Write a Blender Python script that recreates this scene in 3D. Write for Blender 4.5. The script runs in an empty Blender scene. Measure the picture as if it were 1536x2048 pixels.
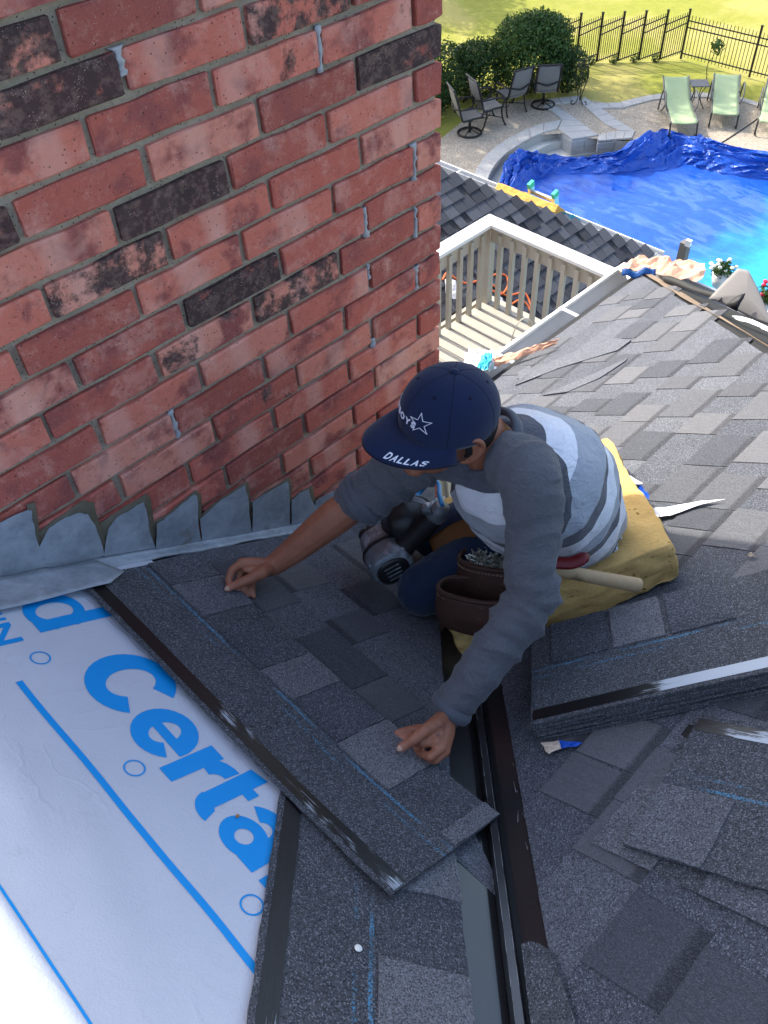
import bpy, bmesh, math, random
from mathutils import Vector, Matrix, noise
from math import radians, sin, cos, pi, sqrt
V = Vector
random.seed(7)
scene = bpy.context.scene
COL = scene.collection

# ---------------------------------------------------------------- camera, sky, sun, exposure
CF = 1710.17                                   # focal length in photo pixels (1536 x 2048)
CC = V((-1.4747881, -1.34530191, 0.56757411))  # camera place; x along the chimney face, z up, metres
CR = V((0.70838205, -0.70454704, -0.04252459)) # camera right
CD = V((-0.54226506, -0.50467136, -0.67175548)) # camera down
CW = V((0.45182239, 0.49891912, -0.73955137))  # camera forward
cam = bpy.data.cameras.new('camera')
cam.sensor_fit = 'VERTICAL'; cam.sensor_height = 36.0; cam.sensor_width = 27.0
cam.lens = CF / 2048 * 36.0
cam.clip_start = 0.05; cam.clip_end = 400
camo = bpy.data.objects.new('camera', cam); COL.objects.link(camo)
m = Matrix((CR, -CD, -CW)).transposed().to_4x4(); m.translation = CC
camo.matrix_world = m
scene.camera = camo
SUN_EL = 41.0
w = bpy.data.worlds.new('World'); scene.world = w; w.use_nodes = True
wn = w.node_tree; bg = wn.nodes['Background']
sky = wn.nodes.new('ShaderNodeTexSky'); sky.sky_type = 'NISHITA'; sky.sun_disc = False
sky.sun_elevation = radians(SUN_EL); sky.sun_rotation = radians(0.0)
sky.air_density = 1.0; sky.dust_density = 2.6; sky.ozone_density = 0.6; sky.altitude = 100
hz = wn.nodes.new('ShaderNodeMix'); hz.data_type = 'RGBA'; hz.inputs[0].default_value = 0.12   # a thin high cloud whitens the blue
bw = wn.nodes.new('ShaderNodeRGBToBW'); wn.links.new(sky.outputs[0], bw.inputs[0])
wn.links.new(sky.outputs[0], hz.inputs[6]); wn.links.new(bw.outputs[0], hz.inputs[7]); wn.links.new(hz.outputs[2], bg.inputs[0]); bg.inputs[1].default_value = 0.15
sl = bpy.data.lights.new('sun', 'SUN'); sl.energy = 2.3; sl.angle = radians(0.9); sl.color = (1.0, 0.94, 0.83)
so = bpy.data.objects.new('sun', sl); COL.objects.link(so)
so.rotation_euler = (-radians(90 - SUN_EL), 0, 0); so.location = (0, 8, 8)
vs = scene.view_settings
scene.display_settings.display_device = 'sRGB'
vs.view_transform = 'Standard'; vs.look = 'None'; vs.gamma = 1.0; vs.exposure = 1.66
vs.use_curve_mapping = False

# ---------------------------------------------------------------- geometry of the place
S = 0.608; Q = sqrt(1 + S * S)   # roof pitch and its slope length factor
Z0 = -1.5715; K = -0.058         # left slope: z = Z0 - S x ; right slope: z = Z0 + S K - S y ; valley y = x + K
GZ = -8.0                        # the pool terrace

def ray(px, py): return CR * ((px - 768) / CF) + CD * ((py - 1024) / CF) + CW
def D(px, py, d): return CC + ray(px, py) * d
def hit(px, py, n, d):
    r = ray(px, py); n = V(n); return CC + r * ((d - n.dot(CC)) / n.dot(r))
def G(px, py, z=GZ): return hit(px, py, (0, 0, 1), z)
def Wl(px, py, y=0.0): return hit(px, py, (0, 1, 0), y)
NL = V((S, 0, 1)).normalized(); NR = V((0, S, 1)).normalized()
def frame(ea, eb, n, o):
    m = Matrix((ea, eb, n)).transposed().to_4x4(); m.translation = o; return m
FL = frame(V((0, -1, 0)), V((1, 0, -S)) / Q, NL, V((0, 0, Z0)))            # left slope: a toward camera right, b downhill
FR = frame(V((1, 0, 0)), V((0, 1, -S)) / Q, NR, V((0, 0, Z0 + S * K)))     # right slope: a along the eave, b downhill
def Lpt(px, py, h=0.0):
    return hit(px, py, NL, NL.dot(V((0, 0, Z0))) + h)
def Rpt(px, py, h=0.0):
    return hit(px, py, NR, NR.dot(V((0, 0, Z0 + S * K))) + h)
FLI = FL.inverted(); FRI = FR.inverted()
def Lab(px, py): p = FLI @ Lpt(px, py); return (p.x, p.y)
def Rab(px, py): p = FRI @ Rpt(px, py); return (p.x, p.y)

# ---------------------------------------------------------------- object helpers
def tag(o, label=None, cat=None, group=None, kind=None):
    if label: o['label'] = label
    if cat: o['category'] = cat
    if group: o['group'] = group
    if kind: o['kind'] = kind
    return o
def empty(name, loc=(0, 0, 0), label=None, cat=None, group=None, rz=0.0):
    o = bpy.data.objects.new(name, None); COL.objects.link(o)
    o.empty_display_size = 0.1; o.location = loc; o.rotation_euler = (0, 0, rz)
    return tag(o, label, cat, group)
def link(name, me, mat=None, parent=None, matrix=None, local=False):
    """one mesh object; vertices in world space unless local (then in the parent's space, placed by matrix)"""
    o = bpy.data.objects.new(name, me); COL.objects.link(o)
    if mat is not None and not me.materials:
        for x in (mat if isinstance(mat, (list, tuple)) else [mat]): me.materials.append(x)
    if parent is not None:
        o.parent = parent
        if not local:
            r = parent
            mi = Matrix.Identity(4)
            while r is not None:
                mi = mi @ Matrix.Identity(4); r = r.parent
            o.matrix_parent_inverse = wm(parent).inverted()
    if matrix is not None: o.matrix_basis = matrix
    return o
def wm(o):
    b = Matrix.LocRotScale(o.location, o.rotation_euler, o.scale)
    return b if o.parent is None else wm(o.parent) @ o.matrix_parent_inverse @ b

class MB:
    """collects vertices and faces"""
    def __init__(s): s.v = []; s.f = []; s.mi = []; s.cur = 0; s.sm = []
    def add(s, vs, fs, smooth=False):
        b = len(s.v); s.v += [tuple(x) for x in vs]
        for f in fs: s.f.append([b + i for i in f]); s.mi.append(s.cur); s.sm.append(smooth)
        return s
    def box(s, c, size, rot=None):
        c = V(c); h = [x / 2 for x in size]
        P = []
        for z in (-1, 1):
            for y in (-1, 1):
                for x in (-1, 1):
                    p = V((x * h[0], y * h[1], z * h[2]))
                    if rot is not None: p = rot @ p
                    P.append(c + p)
        return s.add(P, [(0, 2, 3, 1), (4, 5, 7, 6), (0, 1, 5, 4), (2, 6, 7, 3), (0, 4, 6, 2), (1, 3, 7, 5)])
    def bar(s, a, b, wd, ht, up=(0, 0, 1)):
        a = V(a); b = V(b); d = (b - a); L = d.length; d.normalize()
        u = V(up); x = d.cross(u); x.normalize(); u = x.cross(d)
        rot = Matrix((x, d, u)).transposed()
        return s.box((a + b) / 2, (wd, L, ht), rot)
    def prism(s, poly, n, h):
        """poly: 3-D points counter-clockwise seen from n; extruded down by h"""
        n = V(n); k = len(poly); top = [V(p) for p in poly]; bot = [p - n * h for p in top]
        fs = [tuple(range(k)), tuple(range(2 * k - 1, k - 1, -1))]
        for i in range(k):
            j = (i + 1) % k; fs.append((i, i + k, j + k, j))
        return s.add(top + bot, fs)
    def tube(s, pts, r, n=8, cap=True, smooth=True, flat=1.0, up=None):
        pts = [V(p) for p in pts]; k = len(pts)
        rs = r if isinstance(r, (list, tuple)) else [r] * k
        t0 = (pts[1] - pts[0]).normalized()
        a = V(up) if up is not None else (V((0, 0, 1)) if abs(t0.z) < .9 else V((1, 0, 0)))
        R = []; prev = None
        for i in range(k):
            t = (pts[min(i + 1, k - 1)] - pts[max(i - 1, 0)]).normalized()
            x = (a - t * a.dot(t))
            if x.length < 1e-5: x = t.orthogonal()
            x.normalize(); a = x; y = t.cross(x)
            for j in range(n):
                an = 2 * pi * j / n
                R.append(pts[i] + (x * cos(an) * flat + y * sin(an)) * rs[i])
        fs = []
        for i in range(k - 1):
            for j in range(n):
                fs.append((i * n + j, i * n + (j + 1) % n, (i + 1) * n + (j + 1) % n, (i + 1) * n + j))
        if cap: fs += [tuple(range(n - 1, -1, -1)), tuple(range((k - 1) * n, k * n))]
        return s.add(R, fs, smooth)
    def loft(s, rings, cap=True, smooth=True, closed=True):
        n = len(rings[0]); P = [p for r in rings for p in r]; fs = []
        for i in range(len(rings) - 1):
            for j in range(n if closed else n - 1):
                fs.append((i * n + j, i * n + (j + 1) % n, (i + 1) * n + (j + 1) % n, (i + 1) * n + j))
        if cap: fs += [tuple(range(n - 1, -1, -1)), tuple(range((len(rings) - 1) * n, len(rings) * n))]
        return s.add(P, fs, smooth)
    def ball(s, c, r, nu=12, nv=8, M=None):
        c = V(c); rr = r if isinstance(r, (list, tuple)) else (r, r, r); P = []
        for i in range(nv + 1):
            th = pi * i / nv
            for j in range(nu):
                ph = 2 * pi * j / nu
                p = V((rr[0] * sin(th) * cos(ph), rr[1] * sin(th) * sin(ph), rr[2] * cos(th)))
                P.append(c + (M @ p if M is not None else p))
        fs = []
        for i in range(nv):
            for j in range(nu):
                fs.append((i * nu + j, (i + 1) * nu + j, (i + 1) * nu + (j + 1) % nu, i * nu + (j + 1) % nu))
        return s.add(P, fs, True)
    def grid(s, fn, nu, nv, smooth=True):
        P = [fn(i / nu, j / nv) for j in range(nv + 1) for i in range(nu + 1)]
        fs = [(j * (nu + 1) + i, j * (nu + 1) + i + 1, (j + 1) * (nu + 1) + i + 1, (j + 1) * (nu + 1) + i) for j in range(nv) for i in range(nu)]
        return s.add(P, fs, smooth)
    def mesh(s, name, weld=0.0):
        me = bpy.data.meshes.new(name)
        me.from_pydata(s.v, [], s.f)
        me.polygons.foreach_set('use_smooth', s.sm); me.polygons.foreach_set('material_index', s.mi)
        if weld:
            bm = bmesh.new(); bm.from_mesh(me); bmesh.ops.remove_doubles(bm, verts=bm.verts, dist=weld); bm.to_mesh(me); bm.free()
        me.update(); return me
    def build(s, name, mat, parent=None, weld=0.0, local=False, matrix=None):
        return link(name, s.mesh(name, weld), mat, parent, matrix, local)

def solidify(o, t, off=0.0):
    md = o.modifiers.new('thick', 'SOLIDIFY'); md.thickness = t; md.offset = off; return o
def bevel(o, wd, seg=2):
    md = o.modifiers.new('bevel', 'BEVEL'); md.width = wd; md.segments = seg; md.limit_method = 'ANGLE'; return o
def subsurf(o, lv=1):
    md = o.modifiers.new('sub', 'SUBSURF'); md.levels = lv; md.render_levels = lv; return o
def copy_tree(o, parent=None):
    c = o.copy(); COL.objects.link(c)
    if parent is not None: c.parent = parent
    for ch in list(o.children): copy_tree(ch, c)
    return c
def lerp(a, b, t): return a + (b - a) * t
def polyat(pts, t):
    """point at fraction t of the length of a polyline"""
    pts = [V(p) for p in pts]; L = [(pts[i + 1] - pts[i]).length for i in range(len(pts) - 1)]
    d = t * sum(L)
    for i, l in enumerate(L):
        if d <= l or i == len(L) - 1: return pts[i].lerp(pts[i + 1], min(1.0, d / l))
        d -= l
def smooth_path(pts, n):
    """Catmull-Rom through pts"""
    pts = [V(p) for p in pts]; P = [pts[0] * 2 - pts[1]] + pts + [pts[-1] * 2 - pts[-2]]; out = []
    k = len(pts) - 1
    for i in range(n + 1):
        t = i / n * k; j = min(int(t), k - 1); u = t - j
        a, b, c, d = P[j], P[j + 1], P[j + 2], P[j + 3]
        out.append(0.5 * ((2 * b) + (c - a) * u + (2 * a - 5 * b + 4 * c - d) * u * u + (3 * b - a - 3 * c + d) * u ** 3))
    return out

# ---------------------------------------------------------------- materials
def lin(c):
    return tuple(((x / 255) / 12.92 if x <= 10 else ((x / 255 + 0.055) / 1.055) ** 2.4) for x in c) + (1.0,)
def rgb(r, g, b): return (r, g, b, 1.0)
class NG:
    def __init__(s, name):
        s.m = bpy.data.materials.new(name); s.m.use_nodes = True; s.t = s.m.node_tree
        s.b = s.t.nodes['Principled BSDF']; s.out = s.t.nodes['Material Output']
    def put(s, sock, v):
        if isinstance(v, bpy.types.NodeSocket): s.t.links.new(v, sock)
        elif v is not None: sock.default_value = v
    def node(s, typ, ins={}, **kw):
        n = s.t.nodes.new('ShaderNode' + typ)
        for k, v in kw.items(): setattr(n, k, v)
        for k, v in ins.items(): s.put(n.inputs[k], v)
        return n
    def co(s, which='Object'): return s.node('TexCoord').outputs[which]
    def rnd(s): return s.node('ObjectInfo').outputs['Random']
    def attr(s, name, typ='OBJECT', out='Fac'): return s.node('Attribute', attribute_name=name, attribute_type=typ).outputs[out]
    def add(s, a, b): return s.node('VectorMath', {0: a, 1: b}, operation='ADD').outputs[0]
    def vscale(s, a, v): return s.node('VectorMath', {0: a, 1: v}, operation='MULTIPLY').outputs[0]
    def noise(s, co, scale, detail=3, rough=0.55, dist=0.0):
        return s.node('TexNoise', {'Vector': co, 'Scale': scale, 'Detail': detail, 'Roughness': rough, 'Distortion': dist}).outputs['Fac']
    def voro(s, co, scale, out='Distance', feature='F1', rnd=1.0):
        return s.node('TexVoronoi', {'Vector': co, 'Scale': scale, 'Randomness': rnd}, feature=feature).outputs[out]
    def math(s, op, a, b=None, c=None, clamp=False):
        n = s.node('Math', operation=op, use_clamp=clamp); s.put(n.inputs[0], a); s.put(n.inputs[1], b); s.put(n.inputs[2], c); return n.outputs[0]
    def ramp(s, f, stops, interp='LINEAR'):
        n = s.node('ValToRGB', {'Fac': f}); r = n.color_ramp; r.interpolation = interp
        while len(r.elements) < len(stops): r.elements.new(0.5)
        for e, (p, c) in zip(r.elements, stops):
            e.position = p; e.color = c if isinstance(c, (tuple, list)) else (c, c, c, 1)
        return n.outputs['Color']
    def sstep(s, f, a, b): return s.node('MapRange', {'Value': f, 'From Min': a, 'From Max': b}, interpolation_type='SMOOTHSTEP').outputs[0]
    def mix(s, f, a, b, mode='MIX'):
        n = s.node('Mix', data_type='RGBA', blend_type=mode, clamp_factor=True)
        s.put(n.inputs[0], f); s.put(n.inputs[6], a); s.put(n.inputs[7], b); return n.outputs[2]
    def sep(s, co): return s.node('SeparateXYZ', {0: co}).outputs
    def bump(s, h, strength=0.3, dist=0.01, prev=None):
        n = s.node('Bump', {'Height': h, 'Strength': strength, 'Distance': dist}); s.put(n.inputs['Normal'], prev); return n.outputs[0]
    def done(s, color, rough=0.8, normal=None, spec=0.3, metal=0.0, **kw):
        s.put(s.b.inputs['Base Color'], color); s.put(s.b.inputs['Roughness'], rough); s.put(s.b.inputs['Metallic'], metal)
        s.put(s.b.inputs['Specular IOR Level'], spec); s.put(s.b.inputs['Normal'], normal)
        for k, v in kw.items(): s.put(s.b.inputs[k.replace('_', ' ')], v)
        return s.m
def simple(name, c, rough=0.6, spec=0.3, metal=0.0, var=0.25, scale=30.0, bump=0.15, bd=0.002, **kw):
    """a plain surface with uneven colour and fine relief"""
    g = NG(name); co = g.co(); n1 = g.noise(co, scale, 5, 0.6); n2 = g.noise(co, scale * 0.17, 3)
    c = tuple(c)[:3]
    lo = tuple(x * (1 - var) for x in c) + (1,); hi = tuple(min(1, x * (1 + var)) for x in c) + (1,)
    col = g.mix(g.math('MULTIPLY_ADD', n2, 0.6, g.math('MULTIPLY', n1, 0.4)), lo, hi)
    return g.done(col, g.math('MULTIPLY_ADD', n1, 0.2, rough - 0.1), g.bump(n1, bump, bd) if bump else None, spec, metal, **kw)
# ================================================================ materials of the large surfaces
def mat_brick():
    g = NG('brick_face'); r = g.rnd()
    off = g.node('CombineXYZ', {0: g.math('MULTIPLY', r, 37.0), 1: g.math('MULTIPLY', r, 91.0), 2: g.math('MULTIPLY', r, 53.0)}).outputs[0]
    co = g.add(g.co(), off)
    flash = g.attr('flash'); tone = g.attr('tone')
    base = g.ramp(tone, [(0.0, lin((158, 86, 76))), (0.35, lin((188, 101, 87))), (0.7, lin((206, 120, 102))), (1.0, lin((216, 150, 130)))])
    big = g.noise(co, 9, 4, 0.62, 0.2)
    base = g.mix(g.sstep(big, 0.5, 0.66), base, lin((146, 82, 78)))
    # broad pale smears across the brick, and kiln bands
    cs = g.vscale(co, (10.0, 1.0, 9.0)); sm = g.noise(cs, 1.0, 6, 0.7, 0.35)
    edge = g.noise(co, 40, 4, 0.6)
    base = g.mix(g.math('MULTIPLY', g.sstep(g.math('MULTIPLY_ADD', edge, 0.12, sm), 0.54, 0.74), 0.42), base, lin((222, 172, 156)))
    base = g.mix(g.math('MULTIPLY', g.sstep(g.noise(co, 70, 5, 0.7), 0.5, 0.75), 0.35), base, lin((108, 58, 54)))
    cb = g.sep(g.co())[0]; bnd = g.math('SUBTRACT', cb, g.math('MULTIPLY_ADD', r, .22, -.11)); bw_ = g.sstep(g.math('ADD', g.math('ABSOLUTE', bnd), g.math('MULTIPLY', edge, .02)), .05, .02)
    base = g.mix(g.math('MULTIPLY', bw_, g.math('MULTIPLY', g.math('GREATER_THAN', tone, .45), .45)), base, lin((224, 172, 156)))
    base = g.mix(g.math('MULTIPLY', g.sstep(g.noise(co, 340, 3, 0.8), .5, .8), 0.35), base, lin((214, 160, 144)))
    base = g.mix(g.math('MULTIPLY', g.sstep(g.noise(g.add(co, (9, 9, 1)), 26, 5, 0.75), .56, .7), 0.4), base, lin((216, 166, 150)))
    # flashed (blackened) bricks
    fl = g.noise(g.add(co, (5, 3, 8)), 11, 6, 0.7, 0.15)
    fm = g.sstep(g.math('ADD', fl, flash), 0.98, 1.1)
    dark = g.mix(g.sstep(g.noise(co, 55, 5, 0.7), 0.45, 0.62), lin((56, 52, 54)), lin((100, 86, 80)))
    base = g.mix(g.math('MULTIPLY', fm, 0.93), base, dark)
    # mineral specks and pits
    sp = g.voro(co, 260); keep = g.sstep(g.noise(co, 30, 2), 0.52, 0.62)
    base = g.mix(g.math('MULTIPLY', g.math('LESS_THAN', sp, 0.17), keep), base, lin((205, 180, 170)))
    pit = g.math('LESS_THAN', g.voro(g.add(co, (2, 2, 2)), 75), 0.13)
    base = g.mix(g.math('MULTIPLY', pit, 0.65), base, lin((62, 30, 28)))
    h = g.math('SUBTRACT', g.math('MULTIPLY_ADD', g.noise(co, 160, 6, 0.75), 0.6, g.math('MULTIPLY', g.noise(co, 22, 3), 0.9)), g.math('MULTIPLY', pit, 0.35))
    return g.done(base, 0.88, g.bump(h, 0.65, 0.006), 0.2)
def mat_mortar():
    g = NG('mortar'); co = g.co()
    n = g.noise(co, 90, 6, 0.7); c = g.ramp(g.math('MULTIPLY_ADD', g.noise(co, 6, 3), 0.5, g.math('MULTIPLY', n, 0.5)), [(0.3, lin((134, 126, 110))), (0.7, lin((184, 174, 155)))])
    c = g.mix(g.math('LESS_THAN', g.voro(co, 120), 0.16), c, lin((60, 55, 48)))
    return g.done(c, 0.95, g.bump(n, 0.9, 0.006), 0.1)
def granules(g, co, base, light=0.5, amount=0.16):
    """ceramic granules: salt and pepper over a base tone"""
    cell = g.node('TexVoronoi', {'Vector': co, 'Scale': 540.0}).outputs['Color']
    cx = g.sep(cell)
    c = g.mix(g.math('MULTIPLY', g.math('GREATER_THAN', cx[0], 1 - amount), light), base, lin((168, 172, 182)))
    c = g.mix(g.math('MULTIPLY', g.math('LESS_THAN', cx[1], 0.35), 0.55), c, lin((18, 18, 22)))
    h = g.math('MULTIPLY_ADD', cx[2], 0.5, g.noise(co, 260, 3, 0.7))
    return c, h
def mat_shingle(name, lo, hi, band=True, light=0.45, bandlen=0.135, amount=0.16):
    g = NG(name); r = g.rnd(); t = g.attr('tone')
    off = g.node('CombineXYZ', {0: g.math('MULTIPLY', r, 17.0), 1: g.math('MULTIPLY', r, 23.0), 2: 0.0}).outputs[0]
    oc = g.co(); co = g.add(oc, off)
    base = g.mix(t, lo, hi)
    base = g.mix(g.math('MULTIPLY', g.noise(co, 14, 4, 0.6), 0.35), base, lin((52, 48, 50)))
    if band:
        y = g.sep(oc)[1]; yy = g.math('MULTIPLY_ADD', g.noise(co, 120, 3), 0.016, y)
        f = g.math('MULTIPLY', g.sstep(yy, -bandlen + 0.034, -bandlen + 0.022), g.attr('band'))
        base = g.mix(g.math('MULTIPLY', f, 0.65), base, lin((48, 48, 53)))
    c, h = granules(g, co, base, light, amount)
    return g.done(c, 0.92, g.bump(h, 0.7, 0.0022), 0.25)

M_BRICK = mat_brick(); M_MORTAR = mat_mortar()
M_SH = mat_shingle('shingle_granules', lin((80, 84, 93)), lin((130, 131, 134)), light=0.38)
M_SHBASE = mat_shingle('shingle_granules_base', lin((86, 90, 98)), lin((112, 115, 122)), band=False, light=0.34)
M_SHEDGE = simple('shingle_cut_edge', (0.012, 0.012, 0.014), 0.85)
M_SEAL = simple('joint_sealant', lin((160, 162, 166))[:3], 0.5, 0.4, var=0.15, scale=60, bump=0.4)
M_MASTIC = simple('dried_mastic', lin((98, 92, 78))[:3], 0.75, 0.3, var=0.5, scale=50, bump=0.8, bd=0.006)

# ================================================================ chimney
BL = 0.254; BC = 0.0781; JT = 0.0135
chim = empty('chimney', (-0.8, 0.45, -1.6), 'red brick chimney with blackened bricks and lead step flashing at its foot', 'chimney')
core = MB(); core.box((-0.8025, 0.46, -0.6), (1.581, 0.896, 4.4))
core.build('mortar', M_MORTAR, chim)
def brick_mesh(L, seed):
    rd = random.Random(seed)
    bm = bmesh.new(); bmesh.ops.create_cube(bm, size=1.0)
    for v in bm.verts: v.co = V((v.co.x * L, v.co.y * 0.05, v.co.z * (BC - JT)))
    bmesh.ops.subdivide_edges(bm, edges=[e for e in bm.edges if abs((e.verts[0].co - e.verts[1].co).x) > 0.05], cuts=2)
    bmesh.ops.bevel(bm, geom=[e for e in bm.edges if e.calc_face_angle(0) > 1], offset=0.0032, segments=1, affect='EDGES')
    for v in bm.verts: v.co += V((rd.uniform(-1, 1), rd.uniform(-.4, .4), rd.uniform(-1, 1))) * 0.0026
    me = bpy.data.meshes.new('brick'); bm.to_mesh(me); bm.free(); me.materials.append(M_BRICK); return me
BR_FULL = [brick_mesh(BL - JT, i) for i in range(5)]
BR_HEAD = [brick_mesh(0.35 * BL - JT / 2, 20 + i) for i in range(3)]
DARK = [((90, 30), .62), ((130, 205), .62), ((650, 40), .55), ((530, 150), .36), ((695, 75), .38), ((800, 125), .66), ((345, 410), .66), ((15, 465), .62),
        ((215, 560), .54), ((480, 585), .64), ((620, 580), .56), ((440, 675), .66), ((340, 700), .46), ((465, 850), .4), ((290, 740), .3), ((700, 790), .3)]
DK = {}
for (px, py), f in DARK:
    p = Wl(px, py); k = math.floor(-p.z / BC); u = -p.x / BL; first = 0.35 if k % 2 == 0 else 1.0
    DK[(k, max(0, math.floor(u - first) + 1))] = f
rb = random.Random(3)
for k in range(-5, 21):
    first = 0.35 if k % 2 == 0 else 1.0
    edges = [0.0] + [first + i for i in range(7)]
    for i in range(len(edges) - 1):
        u0, u1 = edges[i], edges[i + 1]
        if u0 > 6.1: continue
        head = (u1 - u0) < 0.6
        u0c = u0 * BL + (0.0 if i == 0 else JT / 2); u1c = u1 * BL - JT / 2
        if u1c > 1.605: continue
        o = link('brick', rb.choice(BR_HEAD if head else BR_FULL), None, chim)
        o.location = (-(u0c + u1c) / 2, 0.025 + rb.uniform(-.0015, .0015), -(k + 0.5) * BC + rb.uniform(-.001, .001))
        ln = u1c - u0c; base = 0.35 * BL - JT / 2 if head else BL - JT
        o.scale = (ln / base * (1 if rb.random() < .5 else -1), 1, 1)
        o.rotation_euler = (rb.uniform(-.006, .006), rb.uniform(-.003, .003), rb.uniform(-.006, .006))
        o['flash'] = DK[(k, i)] + .03 if (k, i) in DK else rb.choice([0, 0, 0, 0.22, 0.3, .37]) * 0.95; o['tone'] = rb.random()
# brickwork the photo does not show: the top and the two return faces, as one mass
up = MB()
for k in list(range(-22, -5)):
    first = 0.35 if k % 2 == 0 else 1.0
    e = [0.0] + [first + i for i in range(7)]
    for i in range(len(e) - 1):
        a, b = e[i] * BL + (0 if i == 0 else JT / 2), min(e[i + 1] * BL - JT / 2, 1.605)
        if b - a > .03: up.box((-(a + b) / 2, 0.025, -(k + .5) * BC), (b - a, 0.05, BC - JT))
for k in range(-22, 34):
    e = [0.0, 1.0, 2.0, 3.0] if k % 2 == 0 else [0.0, 0.5, 1.5, 2.5, 3.0]
    for i in range(len(e) - 1):
        a, b = e[i] * BL * 1.2 + JT / 2, e[i + 1] * BL * 1.2 - JT / 2
        for xf in (-0.021, -1.584): up.box((xf, (a + b) / 2 + (0.06 if i == 0 else 0), -(k + .5) * BC), (0.042, b - a - (0.12 if i == 0 else 0), BC - JT))
uo = up.build('return_brickwork', M_BRICK, chim); uo['kind'] = 'stuff'; uo['tone'] = 0.5; uo['flash'] = 0.2
cap = MB(); cap.box((-.8025, .45, 1.66), (1.74, 1.03, .09)); cap.build('crown', M_MORTAR, chim)
# grey sealant pushed into open head joints
def sealant(px, py, t0, t1, wd, seed, blob=True):
    p = Wl(px, py); k = math.floor(-p.z / BC); u = -p.x / BL; f = 0.35 if k % 2 == 0 else 1.0
    x = -(f + round(u - f)) * BL; rd = random.Random(seed); mb = MB(); rows = []
    for i in range(11):
        t = i / 10; z = -(k + lerp(t0, t1, t)) * BC
        ww = wd * rd.uniform(.45, 1.35) * (1.0 + (.9 * rd.random() if blob and (t > .85 or t < .12) else 0)); dx = rd.uniform(-.003, .003); h = rd.uniform(-.003, .0022)
        rows.append([V((x + dx - ww, .006, z)), V((x + dx - ww * .6, -h, z)), V((x + dx + ww * .5, -h * .8, z)), V((x + dx + ww, .006, z))])
    rows = [[q + V((0, .006, 0)) for q in rows[0]]] + rows + [[q + V((0, .006, -.002)) for q in rows[-1]]]
    mb.loft(rows, cap=False, closed=False); mb.build('sealant', M_SEAL, chim)
for i, a in enumerate([(258, 130, .0, .55, .0075), (642, 110, .0, 1.05, .0065), (832, 330, .0, 1.1, .005), (730, 450, .15, 1.08, .006), (833, 452, .0, 1.0, .0045), (835, 565, 0.05, .95, .0055),
                       (748, 665, .8, 1.12, .008), (350, 860, .0, 1.0, .0075), (740, 560, .0, .5, .004)]): sealant(*a, seed=i)
# lead step flashing: one panel per step, bedded in dark mastic
g = NG('lead_flashing'); co = g.co(); n = g.noise(co, 12, 4, 0.6, 0.8); n2 = g.noise(co, 70, 4)
c = g.ramp(g.math('MULTIPLY_ADD', n2, 0.3, g.math('MULTIPLY', n, 0.7)), [(0.3, lin((126, 134, 142))), (0.6, lin((162, 171, 180))), (0.8, lin((188, 194, 200)))])
c = g.mix(g.math('MULTIPLY', g.sstep(g.noise(g.add(co, (4, 4, 4)), 7, 4, 0.7), 0.6, 0.7), 0.5), c, lin((104, 92, 74)))
M_LEAD = g.done(c, g.math('MULTIPLY_ADD', n, 0.25, 0.38), g.bump(g.math('MULTIPLY_ADD', n2, .2, n), 0.25, 0.01), 0.4, 0.15)
z5 = lambda x, y: (x * 0.41667, 900 + y * 0.41667)
z3 = lambda x, y: (420 + x * 0.3776, 700 + y * 0.3776)
PANELS = [[(-40, 370), (60, 318), (140, 288), (152, 300), (168, 400), (205, 520), (215, 562), (-40, 625)],
          [(208, 560), (190, 470), (212, 412), (255, 360), (320, 322), (385, 298), (420, 310), (470, 390), (500, 510), (350, 548), (240, 566)],
          [(520, 380), (560, 325), (640, 280), (692, 250), (704, 290), (722, 400), (745, 474), (620, 492), (500, 512)],
          [(755, 355), (800, 325), (880, 255), (935, 215), (948, 225), (950, 330), (968, 458), (860, 480), (748, 492)],
          [(962, 330), (1060, 245), (1178, 168), (1192, 250), (1208, 412), (1080, 446), (970, 458)],
          [(1213, 250), (1290, 205), (1378, 150), (1388, 165), (1390, 382), (1300, 400), (1212, 414)],
          [(1400, 245), (1440, 210), (1482, 190), (1500, 250), (1560, 330), (1560, 352), (1398, 386)]]
P2 = [[z3(560, 800), z3(700, 720), z3(760, 690), z3(790, 880), z3(560, 940)], [z3(800, 800), z3(900, 740), z3(1010, 690), z3(1040, 860), z3(800, 915)], [z3(1060, 740), z3(1120, 690), z3(1185, 655), z3(1200, 830), z3(1060, 880)]]
MAST = [[(130, 262), (165, 252), (215, 560), (240, 620), (180, 600)], [(180, 395), (300, 310), (395, 245), (450, 250), (475, 345), (560, 490), (470, 520), (200, 520)], [(480, 350), (560, 300), (700, 210), (725, 230), (760, 460), (720, 490), (490, 480)],
        [(715, 360), (800, 310), (940, 195), (962, 215), (975, 350), (760, 400)], [(948, 330), (1060, 235), (1185, 150), (1200, 175), (1215, 400), (1190, 420)], [(1195, 260), (1290, 190), (1390, 130), (1400, 160), (1402, 380), (1212, 300)], [(1385, 250), (1450, 195), (1500, 170), (1520, 290), (1400, 300)]]
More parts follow.
